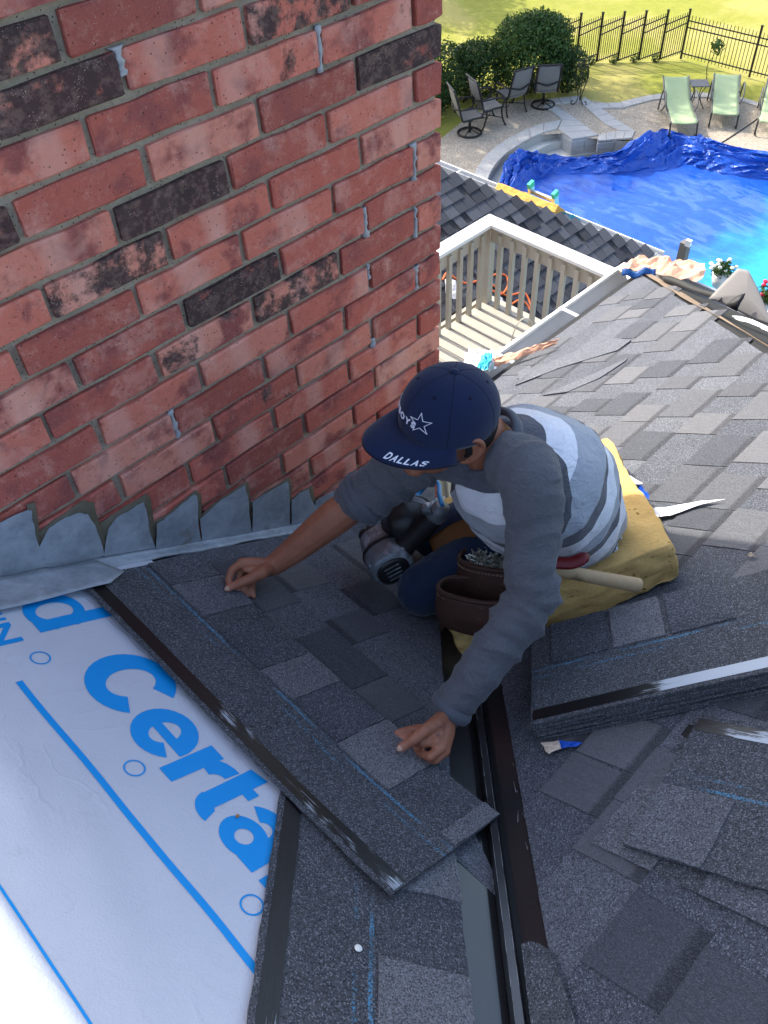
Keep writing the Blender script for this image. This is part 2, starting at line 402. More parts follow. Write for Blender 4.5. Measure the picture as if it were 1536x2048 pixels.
def panel(pix, y, bow, mat, name, seed):
    c = [Wl(*p, y) for p in pix]; ctr = sum(c, V()) / len(c); mb = MB(); rd = random.Random(seed)
    # subdivided outline, a slightly bowed sheet
    out = []
    for i in range(len(c)):
        a, b = c[i], c[(i + 1) % len(c)]
        for t in (0, .34, .67): out.append(a.lerp(b, t) + V((rd.uniform(-1, 1), 0, rd.uniform(-1, 1))) * 0.0022)
    mid = [p.lerp(ctr, .35) + V((0, -bow * rd.uniform(.4, 1), 0)) for p in out]; inn = [p.lerp(ctr, .75) + V((0, -bow * rd.uniform(.7, 1.1), 0)) for p in out]
    n = len(out); P = out + mid + inn + [ctr + V((0, -bow, 0))] + [p + V((0, .006, 0)) for p in out]; fs = []
    for i in range(n):
        j = (i + 1) % n
        fs += [(i, j, n + j, n + i), (n + i, n + j, 2 * n + j, 2 * n + i), (2 * n + i, 2 * n + j, 3 * n)]
    mb.add(P, fs, name != 'flashing_panel'); return solidify(mb.build(name, mat, chim), .0012, 1.0)
for i, p in enumerate(PANELS): panel([z5(*q) for q in p], -0.0085, 0.0007, M_LEAD, 'flashing_panel', i)
for i, p in enumerate(P2): panel(p, -0.0085, 0.0007, M_LEAD, 'flashing_panel', 30 + i)
for i, p in enumerate(MAST): panel([z5(*q) for q in p], -0.004, 0.0015, M_MASTIC, 'mastic', 60 + i)
# foot of the flashing, turned out on to the slope, and the loose flap at its upper end
def lf(a, b, h): return FL @ V((a, b, h))
mb = MB(); rows = []
for i in range(41):
    b = -1.95 + i / 40 * 1.97; wv = 0.003 * sin(b * 23) + 0.002 * sin(b * 51)
    rows.append([lf(0.005, b, 0.013), lf(0.009 + wv * .4, b, 0.0075), lf(0.026 + wv, b, 0.0075 + wv * .5), lf(0.036 + wv, b, 0.006), lf(0.037 + wv, b, 0.001)])
mb.loft(rows, cap=False, closed=False); solidify(mb.build('flashing_foot', M_LEAD, chim), 0.0012)
mb = MB()
def flap(u, v):
    b = lerp(-1.85, lerp(-1.335, -1.31, v), u); a = lerp(0.02, 0.118, v) - (0.03 * max(0, u - .9) * 10 * v)
    return lf(a, b, 0.018 + 0.008 * v * u + 0.004 * sin(u * 9) * v)
mb.grid(flap, 30, 6); solidify(mb.build('flashing_flap', M_LEAD, chim), 0.0012)

# ================================================================ house and roof slopes
house = empty('house', (0.2, 0.0, GZ), 'house with dark grey architectural shingles being laid around a roof valley', 'house')
M_WALL = simple('wall_siding', lin((150, 120, 104))[:3], 0.85, var=0.2, scale=14)
M_DECKING = simple('roof_felt', (0.02, 0.02, 0.022), 0.9)
mb = MB(); mb.box((-1.6, 3.1, -5.2), (3.9, 5.9, 5.7)); mb.box((0.85, -2.0, -5.2), (1.9, 4.5, 5.7)); mb.build('wall', M_WALL, house)
XL, YF = 0.66, 0.60
def slab(name, ptsxy, zf, n):
    mb = MB(); mb.prism([V((x, y, zf(x, y))) for x, y in ptsxy], n, 0.03); return mb.build(name, M_DECKING, house)
zl = lambda x, y: Z0 - S * x - 0.004
zr = lambda x, y: Z0 + S * K - S * y - 0.004
HX = 1.62
left = slab('roof_slope', [(-4.5, -4.5 + K), (XL, XL + K), (XL, 6.0), (-4.5, 6.0)], zl, NL)
right = slab('roof_slope', [(-4.5, -4.5 + K), (HX - 4.5, -4.5), (YF + HX, YF), (XL, YF)], zr, NR)
hipf = slab('roof_slope', [(HX - 4.5, -4.5), (HX + YF, -4.5), (HX + YF, YF)], lambda x, y: Z0 + S * K - S * (x - HX) - 0.004, V((S, 0, 1)).normalized())

EX = 0.140                       # exposed height of a course along the slope
def strip_mesh(a0, a1, s0, s1, b0, depth, thick=0.004):
    """one course: butt edge from a0 to a1 at b0, uphill edge shifted by s0, s1; local b measured from the butt"""
    mb = MB(); n = max(2, int(abs(a1 - a0) / 0.12)); top = []; bot = []
    for i in range(n + 1):
        t = i / n; x0 = lerp(a0, a1, t); x1 = lerp(a0 + s0, a1 + s1, t)
        top += [V((x0, 0, 0.0065)), V((x1, -depth, 0.001))]; bot += [V((x0, 0, 0.0065 - thick)), V((x1, -depth, 0.0))]
    k = len(top); fs = []
    for i in range(n): fs.append((2 * i, 2 * i + 2, 2 * i + 3, 2 * i + 1)); fs.append((2 * i, k + 2 * i, k + 2 * i + 2, 2 * i + 2))
    fs.append((0, 1, k + 1, k)); fs.append((2 * n, k + 2 * n, k + 2 * n + 1, 2 * n + 1))
    return mb.add(top + bot, fs)
def tab_mesh(seed):
    """unit-wide laminated tab, butt at b = 0, reaching uphill under the next course"""
    rd = random.Random(seed); mb = MB(); d = EX + 0.02; j = lambda: rd.uniform(-.0018, .0018); sk = rd.uniform(-.03, .03)
    w0, w1 = 0.5, 0.5 - abs(sk)
    P = [(-w0 + j(), j(), .0065), (0, j(), .0067), (w0 + j(), j(), .0065), (w1, -d * .5, .0045), (w1 + j(), -d, .002), (0, -d, .002), (-w1 + j(), -d, .002), (-w1, -d * .5, .0045)]
    T = [V((x, y, z + .0028)) for x, y, z in P]; B = [V((x, y, z - .001)) for x, y, z in P]
    fs = [tuple(range(8))] + [(i, i + 8, (i + 1) % 8 + 8, (i + 1) % 8) for i in range(8)]
    mb.add(T + B, fs); me = mb.mesh('shingle'); me.materials.append(M_SH); return me
TABS = [tab_mesh(i) for i in range(8)]
rt = random.Random(11)
def put_tab(slope, F, a, b, wd, tone, band=1.0, mesh=None):
    o = link('shingle', mesh or rt.choice(TABS), None, slope)
    o.matrix_basis = F @ Matrix.Translation((a, b, 0.0)) @ Matrix.Diagonal((wd, 1, 1, 1))
    o['tone'] = tone; o['band'] = band; return o
def course(slope, F, b, a0, a1, s0, s1, depth=2 * EX, keep=lambda a, b: True, fill=0.58, tone=None):
    o = link('shingle_course', strip_mesh(a0, a1, s0, s1, b, depth).mesh('shingle_course'), M_SHBASE, slope)
    o.matrix_basis = F @ Matrix.Translation((0, b, 0)); o['tone'] = rt.random()
    a = a0 + rt.uniform(0.0, 0.1)
    while a < a1:
        wd = rt.uniform(0.09, 0.2)
        if a + wd > a1: break
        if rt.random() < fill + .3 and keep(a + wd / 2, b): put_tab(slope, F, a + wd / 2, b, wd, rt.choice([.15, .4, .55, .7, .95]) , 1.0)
        a += wd + (rt.uniform(0.0, 0.006) if rt.random() < .35 else rt.uniform(0.05, 0.15))
# right slope: butts at plan y = -1.138 (measured) every EX of slope
b_ref = -1.138 * Q
bs = [b_ref + EX * i for i in range(-6, 20)]
for b in bs:
    y = b / Q
    if y > YF + 0.05: continue
    yy = min(y, YF + .02); a0 = yy - K + 0.085; a1 = yy + HX - 0.035; d = 2 * EX
    if a1 - a0 < .1: continue
    a0 = max(a0, -2.2); a1 = min(a1, 2.3)
    # both ends run along 45-degree plan lines: uphill edge shifts by -d / Q
    course(right, FR, yy * Q, a0, a1, -d / Q if a0 > -2.19 else 0, -d / Q, d, lambda a, b: a > -1.35)
# left slope: laid courses below the strip in hand
for i in range(0, 13):
    b = -1.095 + EX * i; x = b / Q
    if x > XL + .02: continue
    am = x * -1.0 + (-K) - 0.105   # a = -y of the valley line, minus the open valley
    # valley: y = x + K -> a = -x - K
    am = -x - K - 0.105
    if am < 0.08: continue
    d = 2 * EX
    course(left, FL, b, 0.042, am, 0.0, d / Q, d if i else EX * .9, fill=.5)
# ================================================================ valley metal
M_VALLEY = simple('painted_valley_metal', (0.075, 0.08, 0.086), 0.3, 0.5, metal=0.8, var=0.2, scale=9, bump=0.05)
valley = empty('valley_flashing', (-0.8, -0.858, Z0 + 0.49), 'black painted metal valley with a raised centre rib between the two roof slopes', 'valley flashing')
VD = V((1, 1, -S)).normalized()
UL = VD.cross(NL); UL = UL if UL.y > 0 else -UL
UR = VD.cross(NR); UR = UR if UR.x > 0 else -UR
VUP = (NL + NR).normalized(); VSIDE = (UR - UL).normalized()
def valley_pt(x): return V((x, x + K, Z0 - S * x))
def vband(name, prof, x0=-2.6, x1=0.72, n=40):
    mb = MB(); rows = []
    for i in range(n + 1):
        x = lerp(x0, x1, i / n); c = valley_pt(x); wv = 0.0004 * sin(x * 31)
        rows.append([c + p + VUP * wv for p in prof])
    mb.loft(rows, cap=False, closed=False, smooth=False); return solidify(mb.build(name, M_VALLEY, valley), 0.0008)
vband('flange', [UL * 0.19 - NL * 0.003, UL * 0.026 + NL * 0.0005, VUP * 0.004 - VSIDE * 0.0125])
vband('flange', [VUP * 0.004 + VSIDE * 0.0125, UR * 0.026 + NR * 0.0005, UR * 0.19 - NR * 0.003])
vband('rib', [VUP * 0.005 - VSIDE * 0.011, VUP * 0.026 - VSIDE * 0.006, VUP * 0.026 + VSIDE * 0.006, VUP * 0.005 + VSIDE * 0.011])
M_SCR = simple('bare_metal_scratch', (0.45, 0.45, 0.46), 0.4, 0.5, metal=0.6)
mb = MB(); rs = random.Random(4)
for sd in (-1, 1):
    for seg in range(22):
        x0 = lerp(-1.3, -.5, seg / 22); x1 = x0 + rs.uniform(.02, .055)
        mb.tube([valley_pt(x0) + VUP * .0263 + VSIDE * .006 * sd, valley_pt(x1) + VUP * .0263 + VSIDE * .006 * sd], .00035, 4)
for i in range(16):
    x = rs.uniform(-1.0, -0.62); u = rs.uniform(.05, .1); p = valley_pt(x) + UR * u + NR * 0.0012
    d = (VD * rs.uniform(-.03, .03) + UR * rs.uniform(-.006, .006)); mb.tube([p, p + d * .5 + NR * .0003, p + d], .00045, 4)
so_ = mb.build('scratch', M_SCR, valley); so_['kind'] = 'stuff'

# ================================================================ printed underlayment on the left slope
def hU(a, b):
    h = 0.0045 + 0.0022 * noise.noise(V((a * 3.1, b * 3.1, 2.0))) + 0.0008 * noise.noise(V((a * 11, b * 11, 5.0)))
    # two soft creases running up from the eave side
    for (a0, b0, a1, b1, wd, hh) in ((0.66, -1.80, 0.36, -1.74, 0.035, 0.010), (0.80, -1.78, 0.52, -1.70, 0.03, 0.006), (.55, -1.95, .2, -1.85, .05, .009), (.22, -1.72, .5, -1.83, .028, .005)):
        d = V((a1 - a0, b1 - b0)); L = d.length; d /= L; t = (V((a, b)) - V((a0, b0))).dot(d); s_ = abs((V((a, b)) - V((a0, b0))).dot(V((-d.y, d.x))))
        h += hh * math.exp(-(s_ / wd) ** 2) * max(0.0, 1 - abs(t / L - .4) * 1.2)
    return h
und = empty('roofing_underlayment', FL @ V((0.5, -1.6, 0)), 'white roofing underlayment printed with large blue letters on the bare slope', 'underlayment')
g = NG('underlayment_fabric'); co = g.co(); n = g.noise(co, 240, 3, 0.6); n2 = g.noise(co, 5, 4)
cr = g.math('ABSOLUTE', g.math('SUBTRACT', g.noise(co, 4.5, 3, .5, .8), .5)); crk = g.sstep(cr, .035, .0)
sc = g.math('MULTIPLY', g.sstep(g.noise(co, 9, 6, .75), .60, .74), .35); dot = g.math('LESS_THAN', g.voro(co, 60), .035)
c = g.mix(n2, lin((188, 195, 207)), lin((206, 211, 220))); c = g.mix(sc, c, lin((150, 156, 168))); c = g.mix(g.math('MULTIPLY', dot, .6), c, lin((90, 90, 94)))
M_UND = g.done(c, 0.55, g.bump(g.math('MULTIPLY_ADD', crk, .5, n), 0.45, 0.0022), 0.35)
M_PRINT = simple('blue_print', lin((4, 150, 226))[:3], 0.5, 0.35, var=0.08, scale=20, bump=0)
mb = MB()
def ufn(u, v):
    a = lerp(-0.02, 1.55, u); b = lerp(-2.75, -1.2, v)
    am = -b / Q - K - 0.34
    a = min(a, am); return FL @ V((a, b, hU(a, b)))
mb.grid(ufn, 70, 70); mb.build('membrane', M_UND, und)
def print_mesh(verts2, faces, name='printed_letter'):
    me = bpy.data.meshes.new(name); bm = bmesh.new()
    vs_ = [bm.verts.new((x, y, 0)) for x, y in verts2]
    for f in faces:
        try: bm.faces.new([vs_[i] for i in f])
        except ValueError: pass
    bmesh.ops.triangulate(bm, faces=bm.faces)
    for _ in range(2):
        bmesh.ops.subdivide_edges(bm, edges=[e for e in bm.edges if e.calc_length() > 0.03], cuts=1); bmesh.ops.triangulate(bm, faces=bm.faces)
    for v in bm.verts:
        a, b = v.co.x, v.co.y; v.co = FL @ V((a, b, hU(a, b) + 0.0009))
    bmesh.ops.recalc_face_normals(bm, faces=bm.faces); bm.to_mesh(me); bm.free(); return link(name, me, M_PRINT, und)
def glyph(ch, bold=0.02, shear=0.0, space=None):
    cu = bpy.data.curves.new('glyph', 'FONT'); cu.body = ch; cu.size = 1.0; cu.offset = bold; cu.shear = shear; cu.resolution_u = 6; cu.fill_mode = 'FRONT'
    o = bpy.data.objects.new('glyph', cu); COL.objects.link(o)
    dg = bpy.context.evaluated_depsgraph_get(); me = bpy.data.meshes.new_from_object(o.evaluated_get(dg))
    v = [(p.co.x, p.co.y) for p in me.vertices]; f = [tuple(p.vertices) for p in me.polygons]
    bpy.data.objects.remove(o); bpy.data.curves.remove(cu); bpy.data.meshes.remove(me)
    return v, f
def put_print(ch, a0, a1, b0, b1, bold=0.03, **kw):
    v, f = glyph(ch, bold, **kw)
    x0 = min(p[0] for p in v); x1 = max(p[0] for p in v); y0 = min(p[1] for p in v); y1 = max(p[1] for p in v)
    return print_mesh([(lerp(a0, a1, (x - x0) / (x1 - x0)), lerp(b0, b1, (y - y0) / (y1 - y0))) for x, y in v], f)
# stroke-built lower-case letters, as the print's broad rounded face
def ring_pts(cx, cy, rx, ry, t0, t1, n=26): return [(cx + rx * cos(radians(lerp(t0, t1, i / n))), cy + ry * sin(radians(lerp(t0, t1, i / n)))) for i in range(n + 1)]
def stroke_arc(cx, cy, rx, ry, wx, wy, t0, t1, n=26):
    o = ring_pts(cx, cy, rx, ry, t0, t1, n); i_ = ring_pts(cx, cy, rx - wx, ry - wy, t0, t1, n); k = n + 1
    return o + i_, [(j, j + 1, k + j + 1, k + j) for j in range(n)]
def poly(pts): return list(pts), [tuple(range(len(pts)))]
B0, XH, CH = -1.556, -1.443, -1.398
def letters(parts):
    for v, f in parts: print_mesh(v, f)
def joinp(parts):
    v = []; f = []
    for pv, pf in parts: f += [tuple(i + len(v) for i in q) for q in pf]; v += pv
    print_mesh(v, f)
joinp([stroke_arc(.383, -1.48, .083, .084, .046, .035, 34, 326)])                                      # C
joinp([stroke_arc(.519, -1.499, .0605, .060, .037, .029, 0, 328), poly([(.486, -1.510), (.5795, -1.510), (.5795, -1.490), (.486, -1.490)])])   # e
joinp([poly([(.584, B0), (.619, B0), (.619, XH), (.582, XH)]), stroke_arc(.656, -1.493, .056, .052, .036, .031, 86, 172, 12)])            # r
joinp([poly([(.664, -1.53), (.699, -1.53), (.699, -1.408), (.662, -1.416)]), poly([(.695, -1.467), (.716, -1.467), (.716, XH), (.695, XH)]), stroke_arc(.703, -1.523, .041, .036, .036, .029, 180, 285, 10)])   # t
joinp([stroke_arc(.770, -1.522, .045, .038, .029, .022, 0, 360, 28), poly([(.793, B0), (.830, B0), (.830, -1.49), (.793, -1.49)]), stroke_arc(.776, -1.49, .054, .048, .037, .028, 0, 150, 16)])                # a
joinp([poly([(.846, B0), (.878, B0), (.878, XH), (.846, XH)])])                                                          # i
joinp([stroke_arc(.140, -1.499, .058, .060, .031, .022, 20, 340), poly([(.160, B0), (.192, B0), (.192, CH), (.160, CH)])])                 # d (end of a word)
joinp([stroke_arc(.012, -1.499, .0605, .060, .031, .022, 0, 330), poly([(-.02, -1.509), (.0725, -1.509), (.0725, -1.492), (-.02, -1.492)])])
# line, circles, small capitals under it, fine second line further down the slope
v = []; f = []
for i in range(61):
    a = lerp(-0.1, 1.3, i / 60); wv = -1.6545 + 0.004 * noise.noise(V((a * 4, 0, 0))); v += [(max(a, .301), wv - .006), (max(a, .301), wv + .006)]
    if i: f.append((2 * i - 2, 2 * i, 2 * i + 1, 2 * i - 1))
print_mesh(v, f, 'printed_line')
for i, ca in enumerate((-.05, .2582, .5658, .8735, 1.18)):
    v, f = stroke_arc(ca, -1.5925, .0185, .0185, .003, .003, 0, 360, 36); print_mesh(v, f, 'printed_circle')
for i, ca in enumerate((.72, 1.02)):
    v, f = stroke_arc(ca, -1.925, .0185, .0185, .003, .003, 0, 360, 30); print_mesh(v, f, 'printed_circle')
v = []; f = []
for i in range(41):
    a = lerp(.3, 1.4, i / 40); v += [(a, -1.871), (a, -1.867)]
    if i: f.append((2 * i - 2, 2 * i, 2 * i + 1, 2 * i - 1))
print_mesh(v, f, 'printed_line')
SN = [Lab(*z5(x, y)) for x, y in ((25, 925), (135, 890), (0, 860), (0, 800))]
put_print('N', .142, .202, -1.643, -1.594, 0.02)
put_print('I', .126, .134, -1.643, -1.594, 0.02)
put_print('W', .06, .118, -1.643, -1.594, 0.02)
nl_ = MB(); nl_.ball(Lpt(475, 1632, .008), (.0035, .003, .0025), 8, 6)
tag(nl_.build('pebble', simple('tan_pebble', lin((170, 120, 70))[:3], .8)), 'tiny tan pebble lying on the blue letters of the underlayment', 'pebble')

# ================================================================ loose shingles: one builder for every single strip
SW = 0.318                      # full height of a shingle
def mat_sheet(name, lo):
    g = NG(name); oc = g.co(); s3 = g.sep(oc); r = g.rnd()
    co = g.add(oc, g.node('CombineXYZ', {0: g.math('MULTIPLY', r, 9.0)}).outputs[0])
    base = g.mix(g.noise(co, 8, 4), lo, lin((92, 94, 97)))
    c, h = granules(g, co, base, 0.36, 0.18)
    wob = g.math('MULTIPLY_ADD', g.noise(co, 30, 2), 0.006, g.math('ADD', s3[1], -0.003))
    for yc, keep in ((-.152, .54), (-.176, .6)):
        ln = g.math('LESS_THAN', g.math('ABSOLUTE', g.math('SUBTRACT', wob, yc)), 0.0035)
        sp = g.math('GREATER_THAN', g.noise(co, 330, 2, .8), keep - .04)
        br = g.sstep(g.noise(g.add(co, (7, yc * 50, 0)), 7, 2), .40, .55)
        c = g.mix(g.math('MULTIPLY', g.math('MULTIPLY', ln, sp), g.math('MULTIPLY', br, .8)), c, lin((84, 150, 186)))
    return g.done(c, 0.92, g.bump(h, 0.7, 0.0022), 0.25)
M_SHEET = mat_sheet('shingle_headlap_granules', lin((68, 71, 77)))
g = NG('adhesive_strip'); oc = g.co(); s3 = g.sep(oc)
st = g.noise(g.vscale(oc, (9.0, 420.0, 1.0)), 1.0, 4, 0.7); brk = g.noise(g.vscale(g.add(oc, (3, 0, 0)), (9.0, 30.0, 1.0)), 1.0, 4, .6); lvl = g.attr('film')
mk = g.sstep(g.math('ADD', g.math('MULTIPLY', st, 0.5), g.math('ADD', brk, g.math('MULTIPLY', g.math('SUBTRACT', g.math('ABSOLUTE', s3[0]), g.attr('start')), lvl))), 0.86, 0.98)
M_STRIP = g.done(g.mix(mk, (0.008, 0.008, 0.009, 1), lin((176, 186, 196))), g.math('MULTIPLY_ADD', mk, 0.1, 0.32), g.bump(st, 0.4, 0.002), 0.5)
def bendsheet(M, a0, a1, b0, b1, hf, th=0.004, nu=40, nv=12, jag=0.0012, seed=1):
    rd = random.Random(seed); mb = MB(); top = []
    for j in range(nv + 1):
        for i in range(nu + 1):
            a = lerp(a0, a1, i / nu); b = lerp(b0, b1, j / nv)
            ja = rd.uniform(-1, 1) * jag if i in (0, nu) else 0; jb = rd.uniform(-1, 1) * jag if j in (0, nv) else 0
            top.append(V((a + ja, b + jb, hf(a, b))))
    n1 = nu + 1; bot = [p - V((0, 0, th)) for p in top]; N = len(top); fs = []
    for j in range(nv):
        for i in range(nu):
            q = (j * n1 + i, j * n1 + i + 1, (j + 1) * n1 + i + 1, (j + 1) * n1 + i); fs.append(q); fs.append(tuple(N + x for x in reversed(q)))
    rim = [i for i in range(n1)] + [j * n1 + nu for j in range(1, nv + 1)] + [nv * n1 + i for i in range(nu - 1, -1, -1)] + [j * n1 for j in range(nv - 1, 0, -1)]
    for i in range(len(rim)):
        p, q = rim[i], rim[(i + 1) % len(rim)]; fs.append((q, p, N + p, N + q))
    return mb.add(top + bot, fs)
def shingle_strip(M, L, tabs, hf, label, cat='shingle', group=None, film=0.0, seed=1, strip=True, thing=None, a0=0.0, start=0.4):
    """M: frame with a along the strip, b from -SW (top edge) to 0 (butt edge)"""
    t = thing or empty('loose_shingle', M.translation, label, cat, group)
    mb = bendsheet(M, a0, L, -SW, 0, hf, seed=seed)
    o = link('backing', mb.mesh('backing'), M_SHEET, t); o.matrix_basis = M
    if strip:
        mb = MB(); mb.grid(lambda u, v: (lambda a, b: V((a, b, hf(a, b) + 0.0009)))(lerp(a0 + .003, L - .003, u), lerp(-SW + .010, -SW + .040, v)), 60, 3)
        o = link('adhesive_strip', mb.mesh('adhesive_strip'), M_STRIP, t); o.matrix_basis = M; o['film'] = film; o['start'] = start
    for i, (p, q, tone) in enumerate(tabs):
        rd = random.Random(seed * 31 + i)
        mb = bendsheet(M, p + .001, q - .001, -.142, 0.0005, lambda a, b: hf(a, b) + 0.0038, th=.0036, nu=8, nv=8, seed=seed * 7 + i)
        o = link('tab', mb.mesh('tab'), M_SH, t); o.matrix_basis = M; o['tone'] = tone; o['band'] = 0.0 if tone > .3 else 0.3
    return t
# the strip being fitted, across the top of the laid courses
Mh = FL @ Matrix.Translation((0.07, -1.094, 0.0))
def h_hand(a, b):
    h = 0.020 + 0.0035 * noise.noise(V((a * 5, b * 5, 1))) + (0.012 * ((a - .6) / .33) ** 2 if a > .6 else 0)
    h += 0.006 * math.exp(-((a - .69) / .05) ** 2) * max(0, 1 + b / .12)
    return h
shingle_strip(Mh, 0.922, [(0.0, .09, .25), (.09, .21, .55), (.26, .40, .1), (.40, .50, .7), (.50, .63, .15), (.63, .765, .9), (.885, .922, .7)], h_hand, 'long grey shingle held down by both hands of the worker over the underlayment edge', film=0.25, seed=3)
# the strip laid along the valley below it
p0 = V((0.70, -1.375)); dv = V((0.669, -0.743)).normalized(); nv_ = V((0.743, 0.669)).normalized()
ea = (FL.to_3x3() @ V((dv.x, dv.y, 0))); eb = (FL.to_3x3() @ V((nv_.x, nv_.y, 0)))
o2 = FL @ V((p0.x + nv_.x * SW, p0.y + nv_.y * SW, 0.0))
Mv = frame(ea, eb, NL, o2)
shingle_strip(Mv, 0.94, [(-.02, .19, .8), (.32, .50, .85), (.6, .75, .3)], lambda a, b: 0.0135 + 0.0015 * noise.noise(V((a * 4, b * 4, 9))), 'grey shingle laid along the left edge of the black valley metal', film=0.45, seed=5, a0=-0.06)
# loose strip at the lower right, overlapping the laid courses
def frame_px(pa, pb, pc, h, F=FR):
    """frame on the right slope: pa the left end of the butt edge, pb a point along the butt edge, pc the left end of the top edge"""
    f = Rpt; A, B, C_ = f(*pa, h), f(*pb, h), f(*pc, h); e = (B - A).normalized(); q = (A - C_); q = (q - e * q.dot(e)).normalized()
    if e.cross(q).dot(NR) < 0: e = -e
    return frame(e, q, e.cross(q), A)
Ml = frame_px((1250, 1697), (1536, 1788), (1392, 1430), 0.010)
shingle_strip(Ml, 0.0, [(-.135, 0, .55), (-.46, -.28, .8), (-.7, -.55, .4)], lambda a, b: 0.004 + 0.005 * max(0, 1 + b / .25) + .003 * noise.noise(V((a * 4, b * 4, 3))), 'loose grey shingle with a white edge strip lying askew at the lower right', film=2.6, seed=8, a0=-.94, start=.06)
Ml2 = frame_px((1185, 1690), (1300, 1745), (1330, 1440), 0.004)
shingle_strip(Ml2, 0.0, [(-.12, 0, .6), (-.36, -.2, .35), (-.66, -.5, .8)], lambda a, b: 0.002 + 0.001 * max(0, 1 + b / .25), 'grey shingle lying under the askew loose shingle', film=1.0, seed=9, a0=-.94)
# a bundle of new shingles still stacked
Mb = frame_px((1064, 1285), (1440, 1172), (1081, 1490), 0.0)
e, q, n = (Mb.to_3x3().col[i] for i in range(3))
# here the butt edge is the far one: make a run to the right, b toward the worker
A = Rpt(1082, 1492, 0.0); B = Rpt(1499, 1402, 0.0); e = (B - A).normalized(); q = NR.cross(e); 
if q.dot(Rpt(1064, 1285, 0) - A) < 0: q = -q
Mb = frame(e, q, e.cross(q), A + q * SW)
bund = empty('shingle_bundle', A, 'stack of new grey shingles with a black and white adhesive edge, right of the worker', 'shingle bundle')
NBN = 11
for i in range(NBN - 1):
    rd = random.Random(50 + i)
    mb = bendsheet(None, rd.uniform(-.004, .003), .94, -SW + rd.uniform(-.003, .003), 0, lambda a, b: 0.012 + i * 0.0046 + .0006 * sin(a * 9 + i), th=.0036, nu=24, nv=2, seed=i, jag=.0016)
    o = link('shingle', mb.mesh('shingle'), M_SHEET, bund); o.matrix_basis = Mb
ht = lambda a, b: 0.012 + (NBN - 1) * 0.0046 + 0.001 * sin(a * 7) + .0012 * noise.noise(V((a * 5, b * 6, 1)))
tt = empty('top_shingle', (0, 0, 0)); tt.parent = bund; tt.matrix_parent_inverse = wm(bund).inverted()
shingle_strip(Mb, .94, [(.045, .17, .12), (.18, .29, .85), (.3, .43, .1), (.52, .66, .7), (.74, .88, .25)], ht, None, thing=tt, film=3.2, seed=12, start=.2)
# torn wrapper left under the bundle corner
M_KRAFT = simple('kraft_wrapper', lin((206, 190, 170))[:3], 0.8, 0.2, var=0.15, scale=40, bump=0.5)
M_BLUEW = simple('blue_wrapper_print', lin((30, 84, 190))[:3], 0.5, 0.3, var=0.15)
def scrap(name, pix, mat, label, cat, h=0.012, F=Rpt, parent=None, seed=0, curl=0.01, th=0.0006, sub=3, world=None):
    """a thin torn sheet from an outline on the roof, crumpled a little"""
    rd = random.Random(seed); P = world or [F(*p, h) for p in pix]; out = []
    for i in range(len(P)):
        a, b = P[i], P[(i + 1) % len(P)]
        for k in range(sub): out.append(a.lerp(b, k / sub) + V((rd.uniform(-1, 1), rd.uniform(-1, 1), 0)) * 0.0015)
    c = sum(out, V()) / len(out); n = len(out)
    lift = lambda: V((0, 0, rd.uniform(0, curl)))
    out = [p + lift() for p in out]; mid = [p.lerp(c, .4) + lift() for p in out]; inn = [p.lerp(c, .75) + lift() for p in out]
    mb = MB(); fs = []
    for i in range(n):
        j = (i + 1) % n; fs += [(i, j, n + j, n + i), (n + i, n + j, 2 * n + j, 2 * n + i), (2 * n + i, 2 * n + j, 3 * n)]
    mb.add(out + mid + inn + [c + lift()], fs)
    o = solidify(mb.build(name, mat, parent), th)
    if label: tag(o, label, cat)
    return o
wr = empty('wrapper_scrap', Rpt(1120, 1495), 'torn beige and blue paper wrapper sticking out under the shingle bundle', 'wrapper')
scrap('paper', [(1082, 1486), (1118, 1482), (1122, 1497), (1096, 1509)], M_KRAFT, None, None, 0.014, parent=wr, seed=1, curl=.004)
scrap('printed_paper', [(1118, 1482), (1165, 1486), (1150, 1494), (1122, 1498)], M_BLUEW, None, None, 0.0145, parent=wr, seed=2, curl=.004)
# cut starter piece with a rounded corner over the right valley flange
mb = MB(); P = [Rpt(*p, 0.016) for p in ((1042, 1888), (1058, 1882), (1080, 1887), (1098, 1900), (1110, 1922), (1170, 2100), (1068, 2100))]
mb.prism(P[::-1], NR, 0.005)
o = mb.build('shingle_offcut', M_SHEET); tag(o, 'small grey shingle offcut with a rounded corner lying on the black valley metal', 'shingle offcut')
nc = MB(); nc.ball(Lpt(717, 1896, .018), (.0062, .0062, .0016), 12, 6, FL.to_3x3()); tag(nc.build('white_disc', simple('white_cap', (.75, .75, .7), .5)), 'small round white washer on the shingle beside the valley', 'nail cap')
scrap('paper_scrap', [(1492, 1112), (1500, 1109), (1513, 1112), (1500, 1116)], M_KRAFT, 'tiny curled white paper scrap in the shade near the right edge', 'paper scrap', .014, seed=4, curl=.008)
M_WHITE = simple('white_release_film', (.82, .82, .84), .45, .3, var=.06, bump=.1)
o = scrap('release_film', [(1300, 1018), (1345, 1013), (1400, 1003), (1450, 999), (1400, 1010), (1340, 1031), (1312, 1036)], M_WHITE, 'long white release film tapering to a point on the sunlit shingles', 'release film', .016, seed=6, curl=.003)
o = scrap('release_film', [(1215, 968), (1235, 953), (1260, 953), (1285, 968), (1262, 972), (1225, 983)], M_WHITE, 'short white release film folded over the foam pad behind the worker', 'release film', .085, seed=7, curl=.005)
o = scrap('tape_curl', [(1270, 970), (1283, 975), (1298, 995), (1296, 1003), (1283, 990)], M_BLUEW, 'dark blue curl of tape at the far edge of the foam pad', 'tape', .07, seed=8, curl=.01)
